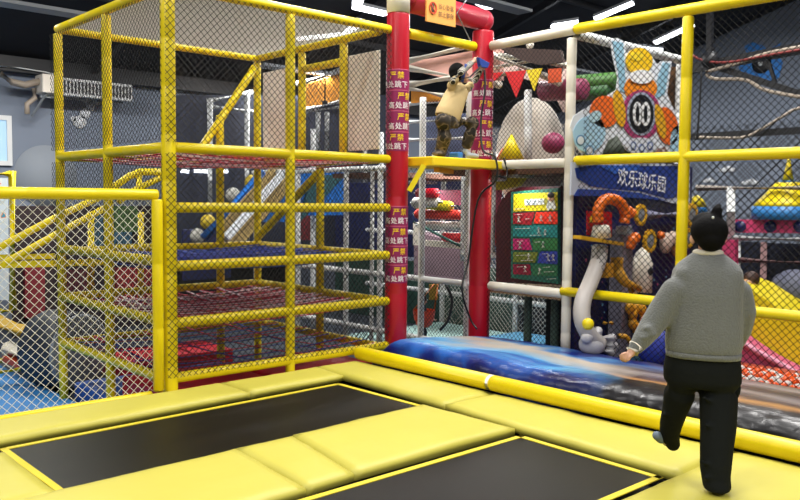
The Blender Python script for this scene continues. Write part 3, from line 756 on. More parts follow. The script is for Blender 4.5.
# canopy and arches above
PKC=mat('pink_beige_vinyl','#C2958A',.6,var=.1); PKL=mat('pale_pink_vinyl','#D0B8B0',.5); ORG=mat('orange_mesh','#D08A20',.6,var=.25,vscale=40)
cn=thing('slanted_canopy','slanted pale pink padded canopy above the play structure','canopy',on(440,68,0,8.2))
def sl(pts,m,name,d=.1,ax=0,v=8.2): return MB().prism([on(a,b,ax,v) for a,b in pts],(1,0,0),d).build(name,m,cn)
sl([(409,62),(500,46),(500,80),(470,84),(440,77),(409,70)],PKC,'panel',.08)
sl([(480,52),(560,80),(566,60),(566,74),(563,112),(549,86),(515,76),(480,74)],PKL,'panel',.08,0,8.6)
for a,b,rr in (((408,61),(478,44),.05),((408,68),(500,85),.05),((408,85),(462,76),.06),((408,88),(445,96),.04),((480,50),(560,82),.06),((482,78),(520,72),.045),((480,70),(562,56),.04),((500,56),(570,66),.045)):
    MB().tube([on(*a,0,8.1),on(*b,0,8.1)],rr,12).build('white_pipe',WHT,cn)
sl([(411,90),(441,95),(440,101),(411,103)],ORG,'orange_mesh',.05)
for k in range(3): MB().tube([on(409,104+k*18,0,8.9),on(470,100+k*19,0,8.9)],.035,10).build('white_pipe',WHT2,cn)
wpanel('blue_net_backdrop',9.2,9.24,8.2,9.4,2.2,3.0,mat('blue_grey_net','#5A6484',.7,var=.3,vscale=30),'blue grey netted panel behind the climbing child')
panel('dark_canopy',[(497,47),(560,50),(563,62),(540,65),(520,60)],0,8.0,.05,mat('brown_net','#3A2A26',.8,var=.3,vscale=40),'dark brown netted canopy under the white top bar','canopy')
tag(MB().ell(on(530,45,0,8.3),.05).build('white_ball',WHT),'small white ball on the dark netted canopy','ball')
# dome
dmm=ramp_mat('dome_net_print',[(0,'#A89E92'),(.5,'#CDC6BA')],scale=30,rough=.6,interp='LINEAR')
dc=on(530,150,0,8.75)
dh=MB().ell(dc-Z*.08,(.35,.53,.78),seg=32,rings=20); tag(dh.build('net_dome',dmm),'large pale rounded dome behind the net right of the red post','dome')
wp(on(528,164,0,8.1),on(528,90,0,8.1),.05,'post'); 
for pts,c,l in (([(505,72),(526,70),(516,98)],'#C4161C','red triangular pennant hanging by the white dome'),([(526,70),(542,68),(534,91)],'#D8C01C','yellow triangular pennant beside the red one'),([(548,69),(561,68),(561,82),(548,83)],'#C24A1E','orange square pennant next to the white post'),([(483,74),(503,72),(496,80),(484,84)],'#C4161C','small red pennant next to the right red post')):
    tag(MB().prism([on(a,b,0,8.0) for a,b in pts],X,.012).build('pennant',mat('flag_'+c,c,.6)),l,'pennant','pennants on the play structure')
for a,b,R_,c,l in (((542,91),(585,89),.13,'#7A2848','plum roller under the orange pennant'),((566,84),(618,80),.1,'#3E6A2C','green roller behind the white post'),((572,94),(612,90),.1,'#2A5A2A','dark green roller behind the robot arm')):
    p,q_=on(*a,0,8.35 if 'plum' in l else 8.7),on(*b,0,8.35 if 'plum' in l else 8.7); d=(q_-p).normalized()
    tag(MB().tube([p,p+d*.02,q_-d*.02,q_],R_,18,rs=[R_*.85,R_,R_,R_*.85]).build('roller',mat('roller_'+c,c,.5)),l,'roller')
tag(MB().ell(on(553,143,0,8.1),(.13,.15,.13)).build('plum_ball',mat('plum_ball','#8A2850',.45)),'plum coloured ball beside the white post on the upper deck','ball')
tag(MB().lathe(on(511,159,0,7.75),Z,[(0,.16),(.3,.01)],20).build('yellow_cone',YEL),'yellow cone on the upper deck beside the right red post','cone')
tag(MB().lathe(on(503,160,0,7.95),Z,[(0,.1),(.15,.01)],20).build('orange_cone',mat('orange_plastic','#E0641C',.4)),'small orange cone behind the yellow cone','cone')
wp(on(482,165,0,8.4),on(482,90,0,8.4),.05,'post')

panel('yellow_cushion',[(484,176),(524,176),(516,186),(497,190),(484,196)],0,8.25,.1,mat('mid_yellow','#C8B820',.5),'small yellow cushion piece above the maroon arch frame','cushion')
panel('pink_cushion',[(484,196),(497,190),(496,232),(484,236)],0,8.25,.1,mat('mid_pink','#C05A78',.5),'pink cushion piece between the right red post and the maroon arch','cushion')
panel('red_cushion',[(484,236),(496,232),(496,245),(484,248)],0,8.25,.1,mat('mid_red','#B01C28',.5),'small red cushion piece left of the maroon arch frame','cushion')
# instruction board kiosk
kb=thing('instruction_board','green instruction board with coloured panels in a dark maroon arch frame','board',(7.8,6.05,.62))
K=7.8
MR=mat('maroon_panel','#4A0E1C',.5)
MB().prism([on(a,b,0,K+.12) for a,b in ((496,282),(496,216),(500,202),(508,192),(520,187),(560,186),(560,285))],X,.06).build('arch_frame',MR,kb)
MB().prism([on(a,b,0,K) for a,b in ((511,278),(511,192),(558,188),(558,284))],X,.05).build('board_face',mat('board_green','#1E6C5C',.5),kb)
def bp(pts,c,name='coloured_panel',d=.006,off=.008):
    return MB().prism([on(505+a/5,185+b/5,0,K-off) for a,b in pts],X,d).build(name,mat('bd_'+c,tuple(min(1,q*1.35) for q in lin(c)[:3])+(1,),.5),kb)
bp([(42,45),(262,35),(262,125),(42,133)],'#C9BE1E'); bp([(40,140),(148,136),(130,200),(40,194)],'#96202A'); bp([(155,136),(262,132),(262,196),(142,192)],'#D8341E')
bp([(40,205),(262,200),(262,262),(40,258)],'#1E7A78'); bp([(40,268),(120,268),(134,326),(40,324)],'#A82460'); bp([(136,268),(262,266),(262,326),(142,326)],'#2E6E3C')
bp([(40,335),(165,335),(150,388),(40,386)],'#66742A'); bp([(175,332),(262,332),(262,396),(162,390)],'#2C3A94'); bp([(40,396),(124,396),(130,450),(40,446)],'#7A1430'); bp([(134,398),(262,402),(262,456),(138,452)],'#2A6844')
bp([(98,72),(192,68),(196,96),(98,102)],'#E4E4DC','header_plate',.004,.013)
MB().text('安全守则',on(505+104/5,185+98/5,0,K-.018),-Y,Z,.088).build('lettering',mat('teal_ink','#1A5A66',.5),kb)
wf=MB()
def stick(cx,cy,s):
    def p(a,b): return on(505+(cx+a*s)/5,185+(cy+b*s)/5,0,K-.02)
    wf=MB(); wf.ell(p(0,-12),.011,seg=8,rings=6)
    for a,b in (((0,-8),(0,6)),((0,-4),(-8,-2)),((0,-4),(8,-8)),((0,6),(-6,16)),((0,6),(7,15))): wf.bar(p(*a),p(*b),.007,.007)
    wf.build('line_figure',mat('white_ink','#D8DAD2',.5),kb)
for cx,cy,s in ((68,170,1),(180,166,1),(225,166,1),(168,226,1),(200,238,.9),(75,302,1),(190,298,1),(118,358,1),(215,362,1.2),(240,362,1),(100,420,1),(172,430,1)): stick(cx,cy,s)
for x0,x1,yy in ((50,85,148),(100,125,170),(50,130,218),(125,185,252),(60,90,282),(150,180,286),(55,120,352),(80,140,378),(185,215,345),(60,90,410),(190,225,412),(195,245,435),(50,95,120),(210,255,470)): MB().bar(on(505+x0/5,185+yy/5,0,K-.02),on(505+x1/5,185+(yy-2)/5,0,K-.02),.006,.006).build('text_line',MATS['white_ink'],kb)
cf_=MB(); 
cf_.ell(on(551,197,0,K-.03),(.012,.05,.05)); cf_.build('cartoon_head',mat('cartoon_skin','#D8A888',.6),kb)
MB().ell(on(551,195,0,K-.04),(.012,.052,.035)).build('cartoon_hair',BLK,kb)
MB().prism([on(a,b,0,K-.02) for a,b in ((548,200),(554,200),(556,207),(554,211),(551,208),(548,211),(546,207))],X,.005).build('cartoon_clothes',MATS['white_ink'],kb)

# black box standing for shaded gaps, and posts below the kiosk
wpanel('opening_shade_box',7.9,8.2,5.45,5.95,FL,.5,DARK,'black box standing for the shade in the opening under the instruction board','box')
wp((7.75,6.1,FL),(7.75,6.1,.55),.05,'green_post',mat('green_grey','#50685C',.6)); wp((7.75,5.7,FL),(7.75,5.7,.55),.05,'green_post',MATS['green_grey'])

# ================================================================ BALL MACHINE WALL (plane y = 5.2, x 7.4..9.9)
WYY=5.15
mw=thing('ball_machine_wall','navy blue machine wall with hose, gears and printed space scene behind the net','machine wall',(8.6,WYY,-.1))
MB().box(7.36,9.88,WYY,WYY+.08,-.13,2.12).build('back_panel',STAR,mw)
st=MB(); stp=MB()
for k in range(70):
    x=random.uniform(7.45,9.8); z=random.uniform(0,1.6); (st if k%4 else stp).ell((x,WYY-.003,z),(.012,.004,.012)if k%3 else (.02,.004,.02),seg=8,rings=6)
st.build('printed_stars',mat('star_cyan','#7AB4D0',.6),mw); stp.build('printed_stars',mat('star_pink','#C05A80',.6),mw)
P5=lambda a,b,d=0: on(a,b,1,WYY-d)
def pnl(pts,c,d,name,par,th=.004): return MB().prism([P5(a,b,d) for a,b in pts],(0,1,0),th).build(name,mat('p_'+c,c,.5),par)
# banner
bn=thing('name_banner','blue and white banner with white Chinese letters under the robot sign','banner',(8.6,WYY-.1,1.8))
pnl([(572,162),(690,164),(690,206),(672,203),(650,197),(625,194),(600,195),(571,195)],'#BFC6D8',.06,'board',bn,.02)
pnl([(575,168),(596,165),(640,166),(688,166),(688,194),(668,199),(640,191),(610,189),(590,186),(577,178)],'#1C3A8E',.065,'blue_swoosh',bn)
pnl([(600,166),(640,165),(640,170),(615,174)],'#2E5CB8',.07,'light_swoosh',bn)
pnl([(578,189),(610,190),(640,193),(668,201),(650,199),(600,196),(574,196)],'#24449C',.07,'light_swoosh',bn)
tx=MB(); U_=(P5(662,192)-P5(616,184)).normalized()
W_=V((-U_.z,0,U_.x)); 
tx.text('欢乐球乐园',P5(617,183,.08),U_,W_,.215,bold=.003); tx.build('lettering',mat('banner_white','#E8ECF4',.5),bn)
# red flag
fg=thing('red_flag','red flag panel with a yellow star on the machine wall','flag',P5(597,222,.12))
pnl([(587,211),(612,212),(612,237),(587,235)],'#B8141E',.12,'cloth',fg,.01)
cst=P5(591.5,219.5,.13); MB().prism([cst+V((math.sin(k*PI/5)*(.05 if k%2==0 else .02),0,math.cos(k*PI/5)*(.05 if k%2==0 else .02))) for k in range(10)],(0,1,0),.004).build('star',mat('star_yellow','#F0D020',.5),fg)
# orange corrugated arch
OR=mat('orange_plastic2','#E8701A',.35)
def corr(pts,R_,name,m,par=None,pitch=.05,amp=.12):
    P=[V(p) for p in pts]; out=[];rs=[]
    dense=[]
    for i in range(len(P)-1):
        p0=P[max(i-1,0)];p1=P[i];p2=P[i+1];p3=P[min(i+2,len(P)-1)]
        for k in range(20):
            t=k/20; dense.append(.5*((2*p1)+(p2-p0)*t+(2*p0-5*p1+4*p2-p3)*t*t+(3*p1-p0-3*p2+p3)*t**3))
    dense.append(P[-1]); L=0
    for i,p in enumerate(dense):
        if i: L+=(p-dense[i-1]).length
        out.append(p); rs.append(R_*(1-amp+amp*abs(math.sin(PI*L/pitch))))
    return MB().tube(out,R_,16,rs=rs).build(name,m,par)
ar=corr([P5(598,222,.25),P5(598,210,.25),P5(603,201,.25),P5(612,199,.25),P5(621,204,.25),P5(625,214,.25),P5(624,223,.25)],.062,'orange_arch_hose',OR,pitch=.055,amp=.13)
tag(ar,'orange bumpy arched hose in front of the red flag','hose')
o_=corr([P5(626,210,.2),P5(630,212,.22),P5(633,215,.24)],.06,'orange_elbow',OR,pitch=.06,amp=.15); tag(o_,'orange bumpy elbow at the right end of the arched hose','hose')
o_=corr([P5(629,248,.2),P5(631,242,.22),P5(637,236,.24)],.065,'orange_elbow',OR,pitch=.06,amp=.2); tag(o_,'orange bumpy elbow left of the lower gear','hose')
tag(MB().ell(P5(661,235,.15),.05).build('orange_ball_fitting',OR),'small orange knob right of the lower gear','knob')
MB_=MB().lathe(P5(601,238,.25),Z,[(0,.11),(.12,.09),(.14,.07)],20); tag(MB_.build('funnel',WHT),'white funnel at the left foot of the orange arch','funnel')
tag(MB().bar(P5(624,234,.22),P5(624,226,.22),.13,.12).build('grey_connector',GREY),'grey connector block under the right leg of the orange arch','connector')
pk=thing('plank','yellow tilted plank crossing the grey tube on the machine wall','plank',P5(598,240,.3))
MB().bar(P5(577,237,.32),P5(620,244,.32),.1,.035).build('board',mat('ochre_plank','#C99A1E',.5),pk)
# gears
def gear(px,py,R_,lab,d=.15):
    c=P5(px,py,d); g=thing('gear_ring',lab,'gear',c,'yellow gear rings on the machine wall'); s=MB(); n=14
    s.lathe(c,-Y,[(0,R_*.72),(0,R_),(.04,R_),(.04,R_*.72),(0,R_*.72)],28); s.f=s.f[:-2]; s.m=s.m[:-2]; s.sm=[False]*len(s.f)
    for k in range(n):
        a=2*PI*k/n; p=c+V((math.cos(a)*R_,-.02,math.sin(a)*R_)); q_=c+V((math.cos(a)*R_*1.15,-.02,math.sin(a)*R_*1.15)); s.bar(p,q_,.03,.03,up=Y)
    s.build('teeth_ring',mat('gear_yellow','#D9A81E',.45),g)
    MB().lathe(c,-Y,[(0,R_*.7),(.03,R_*.7),(.035,R_*.6)],24).build('hub',GREY,g)
gear(639,215,.11,'upper yellow gear ring beside the orange arch')
gear(648,241,.12,'lower yellow gear ring under the white lettering')
gear(690,215,.13,'yellow gear ring behind the yellow post, next to the bun hair')
gear(687,238,.11,'yellow gear ring low behind the yellow post')
tag(MB().tube([P5(645,215,.1),P5(686,215,.1)],.07,16).build('grey_tube',mat('grey_lilac','#7E7C94',.5,var=.15,vscale=8)),'horizontal grey tube between the two upper gears','tube')
tag(MB().ell(P5(666,243,.13),(.11,.07,.13)).ell(P5(673,238,.13),(.08,.07,.09)).build('white_cluster',mat('white_peach','#CFB8A8',.5)),'white and peach rounded knob cluster left of the yellow post','knob')
tag(MB().ell(P5(676,245,.13),(.07,.07,.15)).build('peach_knob',mat('peach','#D8925A',.5)),'peach coloured knob beside the yellow post','knob')
# fat white hose
cable('white_hose',[P5(600,246,.26),P5(598,262,.28),P5(590,283,.32),P5(583,300,.38),P5(582,318,.42),P5(588,333,.46),P5(600,345,.5)],.088,mat('hose_white','#B4AEAA',.5,bump=.3,bscale=12,var=.12),'fat white hose curving down the left of the machine wall','hose')
tag(MB().ell(P5(588,324,.58),.06).build('yellow_ball',YEL),'yellow ball held against the fat white hose','ball')
gl=thing('white_glove','white padded cartoon glove at the foot of the machine wall','glove',P5(600,345,.45))
fz=MB(); fz.ell(P5(592,344,.45),(.15,.13,.12))
for a,b in (((592,337),(612,338)),((594,343),(614,346)),((594,349),(611,352)),((586,338),(598,331))): limb(fz,[P5(*a,.48),P5(*b,.5)],[.06,.05])
fuse(fz,.015,3).build('padding',mat('glove_white','#B8B6B8',.5,bump=.2),gl)
# grey column, rocket, yellow robot arm
tag(MB().box(P5(613,0).x,P5(624,0).x,WYY-.2,WYY-.04,-.13,1.35).build('grey_column',mat('grey_column','#7C7A8A',.5,var=.15)),'grey upright column beside the fat white hose','column')
rk=thing('model_rocket','small white toy rocket standing on the machine wall','rocket',P5(641,300,.15))
rc=P5(641,292,.16); MB().lathe(rc,Z,[(0,.09),(.05,.12),(.3,.12),(.45,.08),(.52,.01)],20).build('rocket_body',WHT,rk)
MB().lathe(rc+V((-.15,0,-.02)),Z,[(0,.05),(.35,.05),(.44,.01)],14).build('booster',WHT,rk); MB().lathe(rc+V((.15,0,-.02)),Z,[(0,.05),(.35,.05),(.44,.01)],14).build('booster',WHT,rk)
MB().ell(rc+V((0,-.11,.25)),(.05,.03,.05)).build('porthole',BLK,rk)
OC=mat('ochre_plastic','#C8901E',.45,bump=.2)
ra=thing('jointed_claw','ochre yellow jointed arm reaching right across the machine wall','robot arm',P5(620,268,.3))
MB().tube([P5(617,258,.26),P5(617,272,.28),P5(626,283,.34),P5(640,289,.4)],.05,14,rs=[.07,.075,.05,.03]).build('arm',OC,ra)
MB().tube([P5(628,284,.34),P5(632,292,.36)],.035,10).build('claw',OC,ra)
bk=thing('ochre_bracket','ochre yellow bracket with a short peg on the grey column','bracket',P5(613,325,.3))
MB().box(P5(610,0,.3).x,P5(617,0,.3).x,WYY-.34,WYY-.21,P5(0,340,.3).z,P5(0,313,.3).z).build('block',OC,bk); MB().tube([P5(604,323,.3),P5(612,323,.3)],.02,10).build('peg',OC,bk)
fl=MB(); fcx=P5(638,318,.25)
for k in range(7): fl.ell(fcx+V((math.cos(k*.9)*.12,0,math.sin(k*.9)*.12)),(.07,.05,.07),seg=10,rings=7)
fl.ell(P5(630,308,.25),(.07,.05,.07))
tag(fl.build('yellow_flower',mat('amber','#D89A22',.45)),'amber yellow flower shaped cluster left of the person in grey','cluster')
tag(MB().ell(fcx+V((0,-.07,-.03)),(.06,.03,.06)).build('red_ball_knob',mat('brick_red','#A83A1E',.45)),'brick red knob in the centre of the amber cluster','knob')
cable('ochre_lever',[P5(618,336,.35),P5(626,337,.4),P5(630,342,.42)],.03,OC,'ochre lever low beside the hand of the person in grey','lever')
bb=MB().lathe(on(658,365,0,7.55),Z,[(0,.16),(.1,.2),(.25,.17),(.34,.09),(.36,.03)],18)
tag(bb.build('blue_sack',ramp_mat('blue_sack',[(0,'#1E50A8'),(.2,'#1A2FA0'),(.8,'#1A2C9C')],scale=22,kind='voro')),'bright blue sack with light dots behind the forearm of the person in grey','sack')
for x in (P5(587,0).x,P5(637,0,.0).x): 
    pass

# ---------------------------------------------------------------- robot sign
rb=thing('robot_sign','cut out orange robot sign with the number eight above the blue banner','sign',(8.6,WYY-.12,2.1))
def R0(pts): return [(560+a/3.125,30+b/3.125) for a,b in pts]
def rpan(pts,c,d,name,raw=False): return pnl(pts if raw else R0(pts),c,d,name,rb,.005)
rpan([(158,28),(178,24),(202,36),(207,72),(235,58),(280,70),(304,108),(318,96),(350,98),(335,200),(362,262),(374,300),(376,410),(340,395),(330,365),(305,370),(290,392),(240,394),(205,375),(180,330),(150,345),(130,392),(95,400),(60,378),(32,300),(42,268),(100,232),(175,188),(180,150),(163,80)],'#DDE2EA',.1,'white_backing')
def rell(cx,cy,rx,ry,c,d,name,rot=0,n=22):
    return rpan([(cx+rx*math.cos(t)*math.cos(rot)-ry*math.sin(t)*math.sin(rot),cy+rx*math.cos(t)*math.sin(rot)+ry*math.sin(t)*math.cos(rot)) for t in [2*PI*k/n for k in range(n)]],c,d,name)
rpan([(164,34),(198,40),(204,150),(216,200),(188,190),(182,130)],'#8FBAD0',.106,'raised_arm'); rpan([(322,102),(344,104),(328,200),(300,215),(306,150)],'#8FBAD0',.106,'raised_arm')
rell(248,97,42,42,'#F2C41C',.112,'helmet'); rell(252,182,52,40,'#EE8A1A',.107,'orange_collar'); rell(256,146,38,22,'#F0F0F2',.118,'face_plate')
rell(240,82,22,14,'#F0D030',.117,'helmet_shine')
rell(254,265,62,78,'#A8386C',.108,'magenta_body')
rell(140,255,46,50,'#EC6A1E',.110,'orange_shoulder'); rell(186,245,18,58,'#E2A81C',.114,'yellow_band',-.15); rell(335,300,34,60,'#EC6A1E',.109,'orange_shoulder',-.2); rell(314,285,15,55,'#E2A81C',.114,'yellow_band',-.2)
rell(92,325,50,58,'#A8CFE6',.110,'blue_glove',.3); rell(366,350,22,50,'#A8CFE6',.109,'blue_glove')
for cx,cy in ((65,345),(93,377)): rell(cx,cy,14,17,'#4A7AA0',.114,'knuckle'); rell(cx,cy,10,13,'#D4DCE4',.118,'knuckle_fill')
rell(110,270,22,16,'#B4D6E4',.114,'glove_shine',-.6)
rell(255,262,46,68,'#98A0B4',.112,'badge_ring'); rell(255,262,38,60,'#0E1018',.116,'badge')
for cx in (243,268): rell(cx,262,15,38,'#E4E6E8',.120,'numeral_loop'); rell(cx,262,5.5,26,'#0E1018',.124,'numeral_gap')
rell(254,362,50,26,'#CDD2DA',.112,'belt')
for cx,cy in ((230,362),(256,370),(282,362)): rell(cx,cy,9,14,'#3E5A98',.116,'belt_dot'); rell(cx,cy,5.5,10,'#C8D0DC',.120,'belt_dot_fill')
# mesh and rollers behind the robot
panel('brown_net_backdrop',[(650,68),(690,66),(690,140),(664,104)],1,WYY+.3,.03,mat('brown_mesh','#5E3E1C',.7,var=.35,vscale=40),'brown meshed panel behind the right robot arm')
tag(MB().lathe(P5(614,158,-.5),Z,[(0,.3),(.15,.25),(.3,.1),(.42,.02)],22).build('dark_mound',mat('dark_green_foam','#24301E',.6)),'dark green mound behind the left leg of the robot sign','mound')
tag(MB().lathe(P5(660,160,-.5),Z,[(0,.22),(.12,.17),(.28,.02)],22).build('dark_mound',mat('dark_red_foam','#4A1E1A',.6)),'dark red mound behind the right leg of the robot sign','mound')

# ================================================================ DOME HOUSE, SLIDE, BALL PIT (right)
ph=thing('soft_play_tower','pink and white soft play tower frame with dark blue dots on the right','play tower',(10.5,4.6,FL))
Q=lambda a,b,x=10.5: on(a,b,0,x)
PK=mat('pink_vinyl','#C8406C',.45,var=.08)
MB().prism([Q(727,219.5),Q(830,220),Q(830,233.5),Q(727,232.5)],X,.12).build('pink_band',PK,ph)
for px in (740.5,770.5,800,829): 
    MB().lathe(Q(px,226.5,10.49),-X,[(0,.075),(.02,.075)],24).build('blue_dot',mat('dot_navy','#1A1E52',.4),ph)
def qp(a,b,rr,x=10.45,m=WHT2,n='pipe'): return MB().tube([Q(*a,x),Q(*b,x)],rr,12).build(n,m,ph)
PB=mat('pale_pipe','#B9ADA2',.5); 
qp((697,188),(830,188),.045,m=PB); qp((731,187),(731,236),.055); qp((727,238),(830,240),.05); qp((736,240),(736,400),.06); qp((764,242),(762,340),.04,m=mat('rust_pipe','#7A5A5A',.6)); qp((738,260),(830,264),.04,m=MATS['rust_pipe'])
MB().prism([Q(722,240,10.3),Q(735,240,10.3),Q(735,300,10.3),Q(722,300,10.3)],X,.1).build('pink_panel',PK,ph)
MB().net(V((10.6,6.4,-.3)),-Y,Z,3.4,3.0,.08,.012).build('netting',NETB,ph)
wpanel('navy_backdrop',11.4,11.45,2.5,6.6,FL,1.12,mat('slate_navy','#262C40',.7,var=.3,vscale=2),'slate blue panel behind the rust coloured pipes on the right')
dt=thing('dome_roof','yellow conical roof with a spire on a blue round base','roof',Q(786,219))
dcn=Q(786.5,219.5,10.75); 
MB().lathe(dcn,Z,[(0,.42),(.17,.42)],36).build('blue_drum',mat('sky_blue_vinyl','#2F7ABA',.4),dt)
MB().lathe(dcn+Z*.17,Z,[(0,.41),(.06,.36),(.18,.25),(.28,.17),(.31,.13)],36).build('yellow_roof',YEL,dt)
MB().lathe(dcn+Z*.47,Z,[(0,.1),(.03,.1)],20).build('blue_collar',MATS['sky_blue_vinyl'],dt)
MB().lathe(dcn+Z*.5,Z,[(0,.07),(.14,.04),(.36,.006)],16).build('spire',YEL,dt)
d2=thing('dome_roof','small yellow and blue round roof seen left of the bun hair','roof',Q(697,218))
d2c=Q(696,214,11.0)
MB().lathe(d2c,Z,[(0,.15),(.1,.15)],24).build('blue_drum',MATS['sky_blue_vinyl'],d2); MB().lathe(d2c+Z*.1,Z,[(0,.15),(.1,.1),(.17,.02)],24).build('yellow_roof',YEL,d2)
MB().lathe(d2c-Z*.12,Z,[(0,.14),(.12,.14)],24).build('pink_base',PK,d2)
tag(MB().box(9.95,10.3,5.0,5.75,FL,.0).build('pink_block',PK,bevel=.03),'pink padded block at the foot of the tower behind the person in grey','block')
# slide
sd=thing('wave_slide','yellow curved slide with a pink padded rim beside the ball pit','slide',(9.1,3.6,-.3))
MB().prism([Q(a,b,8.95) for a,b in ((728,280),(745,287),(752,291),(765,299),(780,310),(800,322),(830,330),(830,382),(800,370),(785,363),(770,355),(755,343),(740,325),(728,318))],X,.75).build('slide_bed',mat('slide_yellow','#DCC818',.35,bump=.1),sd)
MB().prism([Q(a,b,8.7) for a,b in ((728,318),(738,335),(752,345),(770,357),(785,365),(800,372),(830,384),(830,420),(728,420))],X,.22).build('pink_rim',mat('pink_rim','#C85A84',.4,bump=.1),sd)
MB().tube([Q(a,b,8.68) for a,b in ((730,330),(742,342),(758,352),(775,361),(800,375),(830,387))],.035,12).build('rim_seam',mat('pale_pink_rim','#D88AA4',.4),sd)
nd=MB().ell(Q(795,292,9.9),(.25,.3,.27),seg=20,rings=12); tag(nd.build('grey_dome',mat('grey_dome','#4E5266',.6,var=.3,vscale=20)),'small grey rounded dome above the yellow slide at the right edge','dome')
# ball pit
tag(MB().box(7.36,8.65,1.5,4.35,-.45,-.06).build('ball_pit_base',mat('pit_base','#A03C20',.7),bevel=.02),'low padded base of the ball pit behind the mattress','ball pit')
OB=mat('orange_ball','#E8581A',.35); WBL=mat('white_ball','#D9D2CC',.35)
pr_={}
for nm,mm in (('orange_ball',OB),('white_ball',WBL)):
    pr_[nm]=MB().ell((0,0,0),.04,seg=14,rings=9).build(nm,mm,loc=(0,0,0))
    pr_[nm]['label']={'orange_ball':'orange plastic ball in the pit by the pink slide rim','white_ball':'white plastic ball in the pit by the pink slide rim'}[nm]
    pr_[nm]['category']='ball'; pr_[nm]['group']={'orange_ball':'orange balls in the pit','white_ball':'white balls in the pit'}[nm]
first={'orange_ball':1,'white_ball':1}
random.seed(11); cnt=0; yy=2.55
while yy<4.2:
    xx=7.44
    while xx<8.1:
        nm='orange_ball' if random.random()<.62 else 'white_ball'
        o=pr_[nm] if first[nm] else pr_[nm].copy()
        if not first[nm]: COL.objects.link(o)
        first[nm]=0
        u=(xx-7.44)/1.2
        o.location=(xx+random.uniform(-.006,.006),yy+random.uniform(-.006,.006),-.015+.03*u+random.uniform(-.005,.012)); cnt+=1
        xx+=.084
    yy+=.0845

# ================================================================ LEFT BACKGROUND
Lp=lambda a,b,y=10.5: on(a,b,1,y)
sr=thing('stair_rails','yellow pipe handrails of a stair behind the net tower','handrail',Lp(60,300,10.6))
def yr(pts,rr=.045,y=10.6,n='rail'): return MB().tube([Lp(a,b,y) for a,b in pts],rr,12,up=Y).build(n,YEL,sr)
yr([(-20,257),(0,247),(57,217),(100,197)]); yr([(-12,271),(5,263),(57,234),(105,208)]); yr([(-12,265),(108,262)],.045); yr([(-20,258),(55,256)],.035)
yr([(100,196),(112,188),(130,176),(140,172),(168,172)],.05,10.9); yr([(118,202),(135,190),(160,178),(170,176)],.045,10.9); yr([(139,172),(139,200)],.045,10.9,'post')
for a in (91,141): yr([(a,212),(a,300)],.045,10.8,'post')
yr([(115,247),(165,246)],.04,10.8)
po=thing('yellow_portal','yellow pipe portal at the far left edge','portal',Lp(12,290,12))
MB().tube([Lp(-8,174,12),Lp(10,174,12)],.05,12).build('lintel',YEL,po); MB().tube([Lp(12,171,12),Lp(13,310,12)],.055,12).build('post',YEL,po)
MB().tube([Lp(0,311,12),Lp(12,311,12)],.04,12).build('lower_rail',YEL,po)
tag(MB().prism([Lp(a,b,12.6) for a,b in ((-10,178),(8,178),(9,300),(-10,300))],Y,.05).build('printed_backdrop',ramp_mat('speckle_print',[(0,'#B8C4CC'),(.6,'#C4C8C8'),(.66,'#C8702A'),(.7,'#3A88A0')],scale=7,detail=2)),'pale panel with orange and teal print at the far left edge','panel')
bd=thing('padded_backdrop','dark maze wall with maroon and black padding behind the stair','backdrop',(6,13.6,FL))
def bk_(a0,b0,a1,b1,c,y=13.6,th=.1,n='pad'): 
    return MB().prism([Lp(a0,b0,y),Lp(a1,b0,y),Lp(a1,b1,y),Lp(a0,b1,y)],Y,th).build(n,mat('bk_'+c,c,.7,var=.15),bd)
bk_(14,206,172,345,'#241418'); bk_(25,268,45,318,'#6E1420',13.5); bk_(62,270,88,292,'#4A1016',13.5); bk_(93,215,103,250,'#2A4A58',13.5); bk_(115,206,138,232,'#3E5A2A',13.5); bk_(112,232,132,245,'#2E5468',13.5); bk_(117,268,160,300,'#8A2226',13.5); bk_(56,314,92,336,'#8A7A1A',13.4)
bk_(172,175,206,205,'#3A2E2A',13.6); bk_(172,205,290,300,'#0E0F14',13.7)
for a,b,l in ((181,188,'short white lamp at the far end under the upper floor, leftmost'),(194,209,'short white lamp at the far end under the upper floor, middle'),(218,227,'short white lamp at the far end under the upper floor, rightmost')):
    batten(Lp(a,171,13),Lp(b,171.6,13),l,w=.07,group='far end lamps')
# blue slide
bs=thing('blue_slide','glossy blue slide descending behind the net tower','slide',(6.3,10.6,.7))
BS=mat('blue_slide_vinyl','#1E62B0',.3)
S0,S1=Lp(262,172,10.6),Lp(204,238,10.6)
MB().tube([S0,S1],.07,14).build('side_rail',BS,bs)
MB().bar(Lp(286,172,11.0),Lp(226,240,11.0),.5,.05,up=Y).build('side_wall',mat('pale_gold','#A8905A',.5),bs)
MB().bar(Lp(284,172,10.8),Lp(226,238,10.8),.1,.1).build('slide_highlight',mat('painted_shine_white','#E6ECF2',.15,emit=None),bs)  # white bar stands for the shine on the glossy blue bed
MB().prism([Lp(a,b,11.2) for a,b in ((268,216),(275,190),(285,172),(346,172),(346,215))],Y,.08).build('blue_hood',BS,bs)
MB().prism([Lp(a,b,11.15) for a,b in ((235,222),(262,212),(290,212),(290,222))],Y,.05).build('blue_side',BS,bs)
MB().prism([Lp(a,b,11.1) for a,b in ((312,175),(346,175),(322,200),(300,222))],Y,.05).build('teal_side',mat('teal_dark','#1E4A50',.5),bs)
wpanel('navy_backdrop',6.4,7.3,12.2,12.25,.3,1.15,NAVY,'navy panel under the blue slide')
for a,b,c,l in ((290,312,'#6E1A20','dark red padded panel right of the blue slide'),):
    panel('padded_backdrop',[(a,207),(b,207),(b,240),(a,240)],1,12.0,.08,mat('pp_'+c,c,.6,var=.3,vscale=8),l)
for a,l in ((287,'white post left of the dark red panel'),(314,'white post right of the dark red panel')):
    tag(MB().tube([Lp(a,200,11.8),Lp(a,262,11.8)],.04,10).build('white_post',WHT2),l,'post')
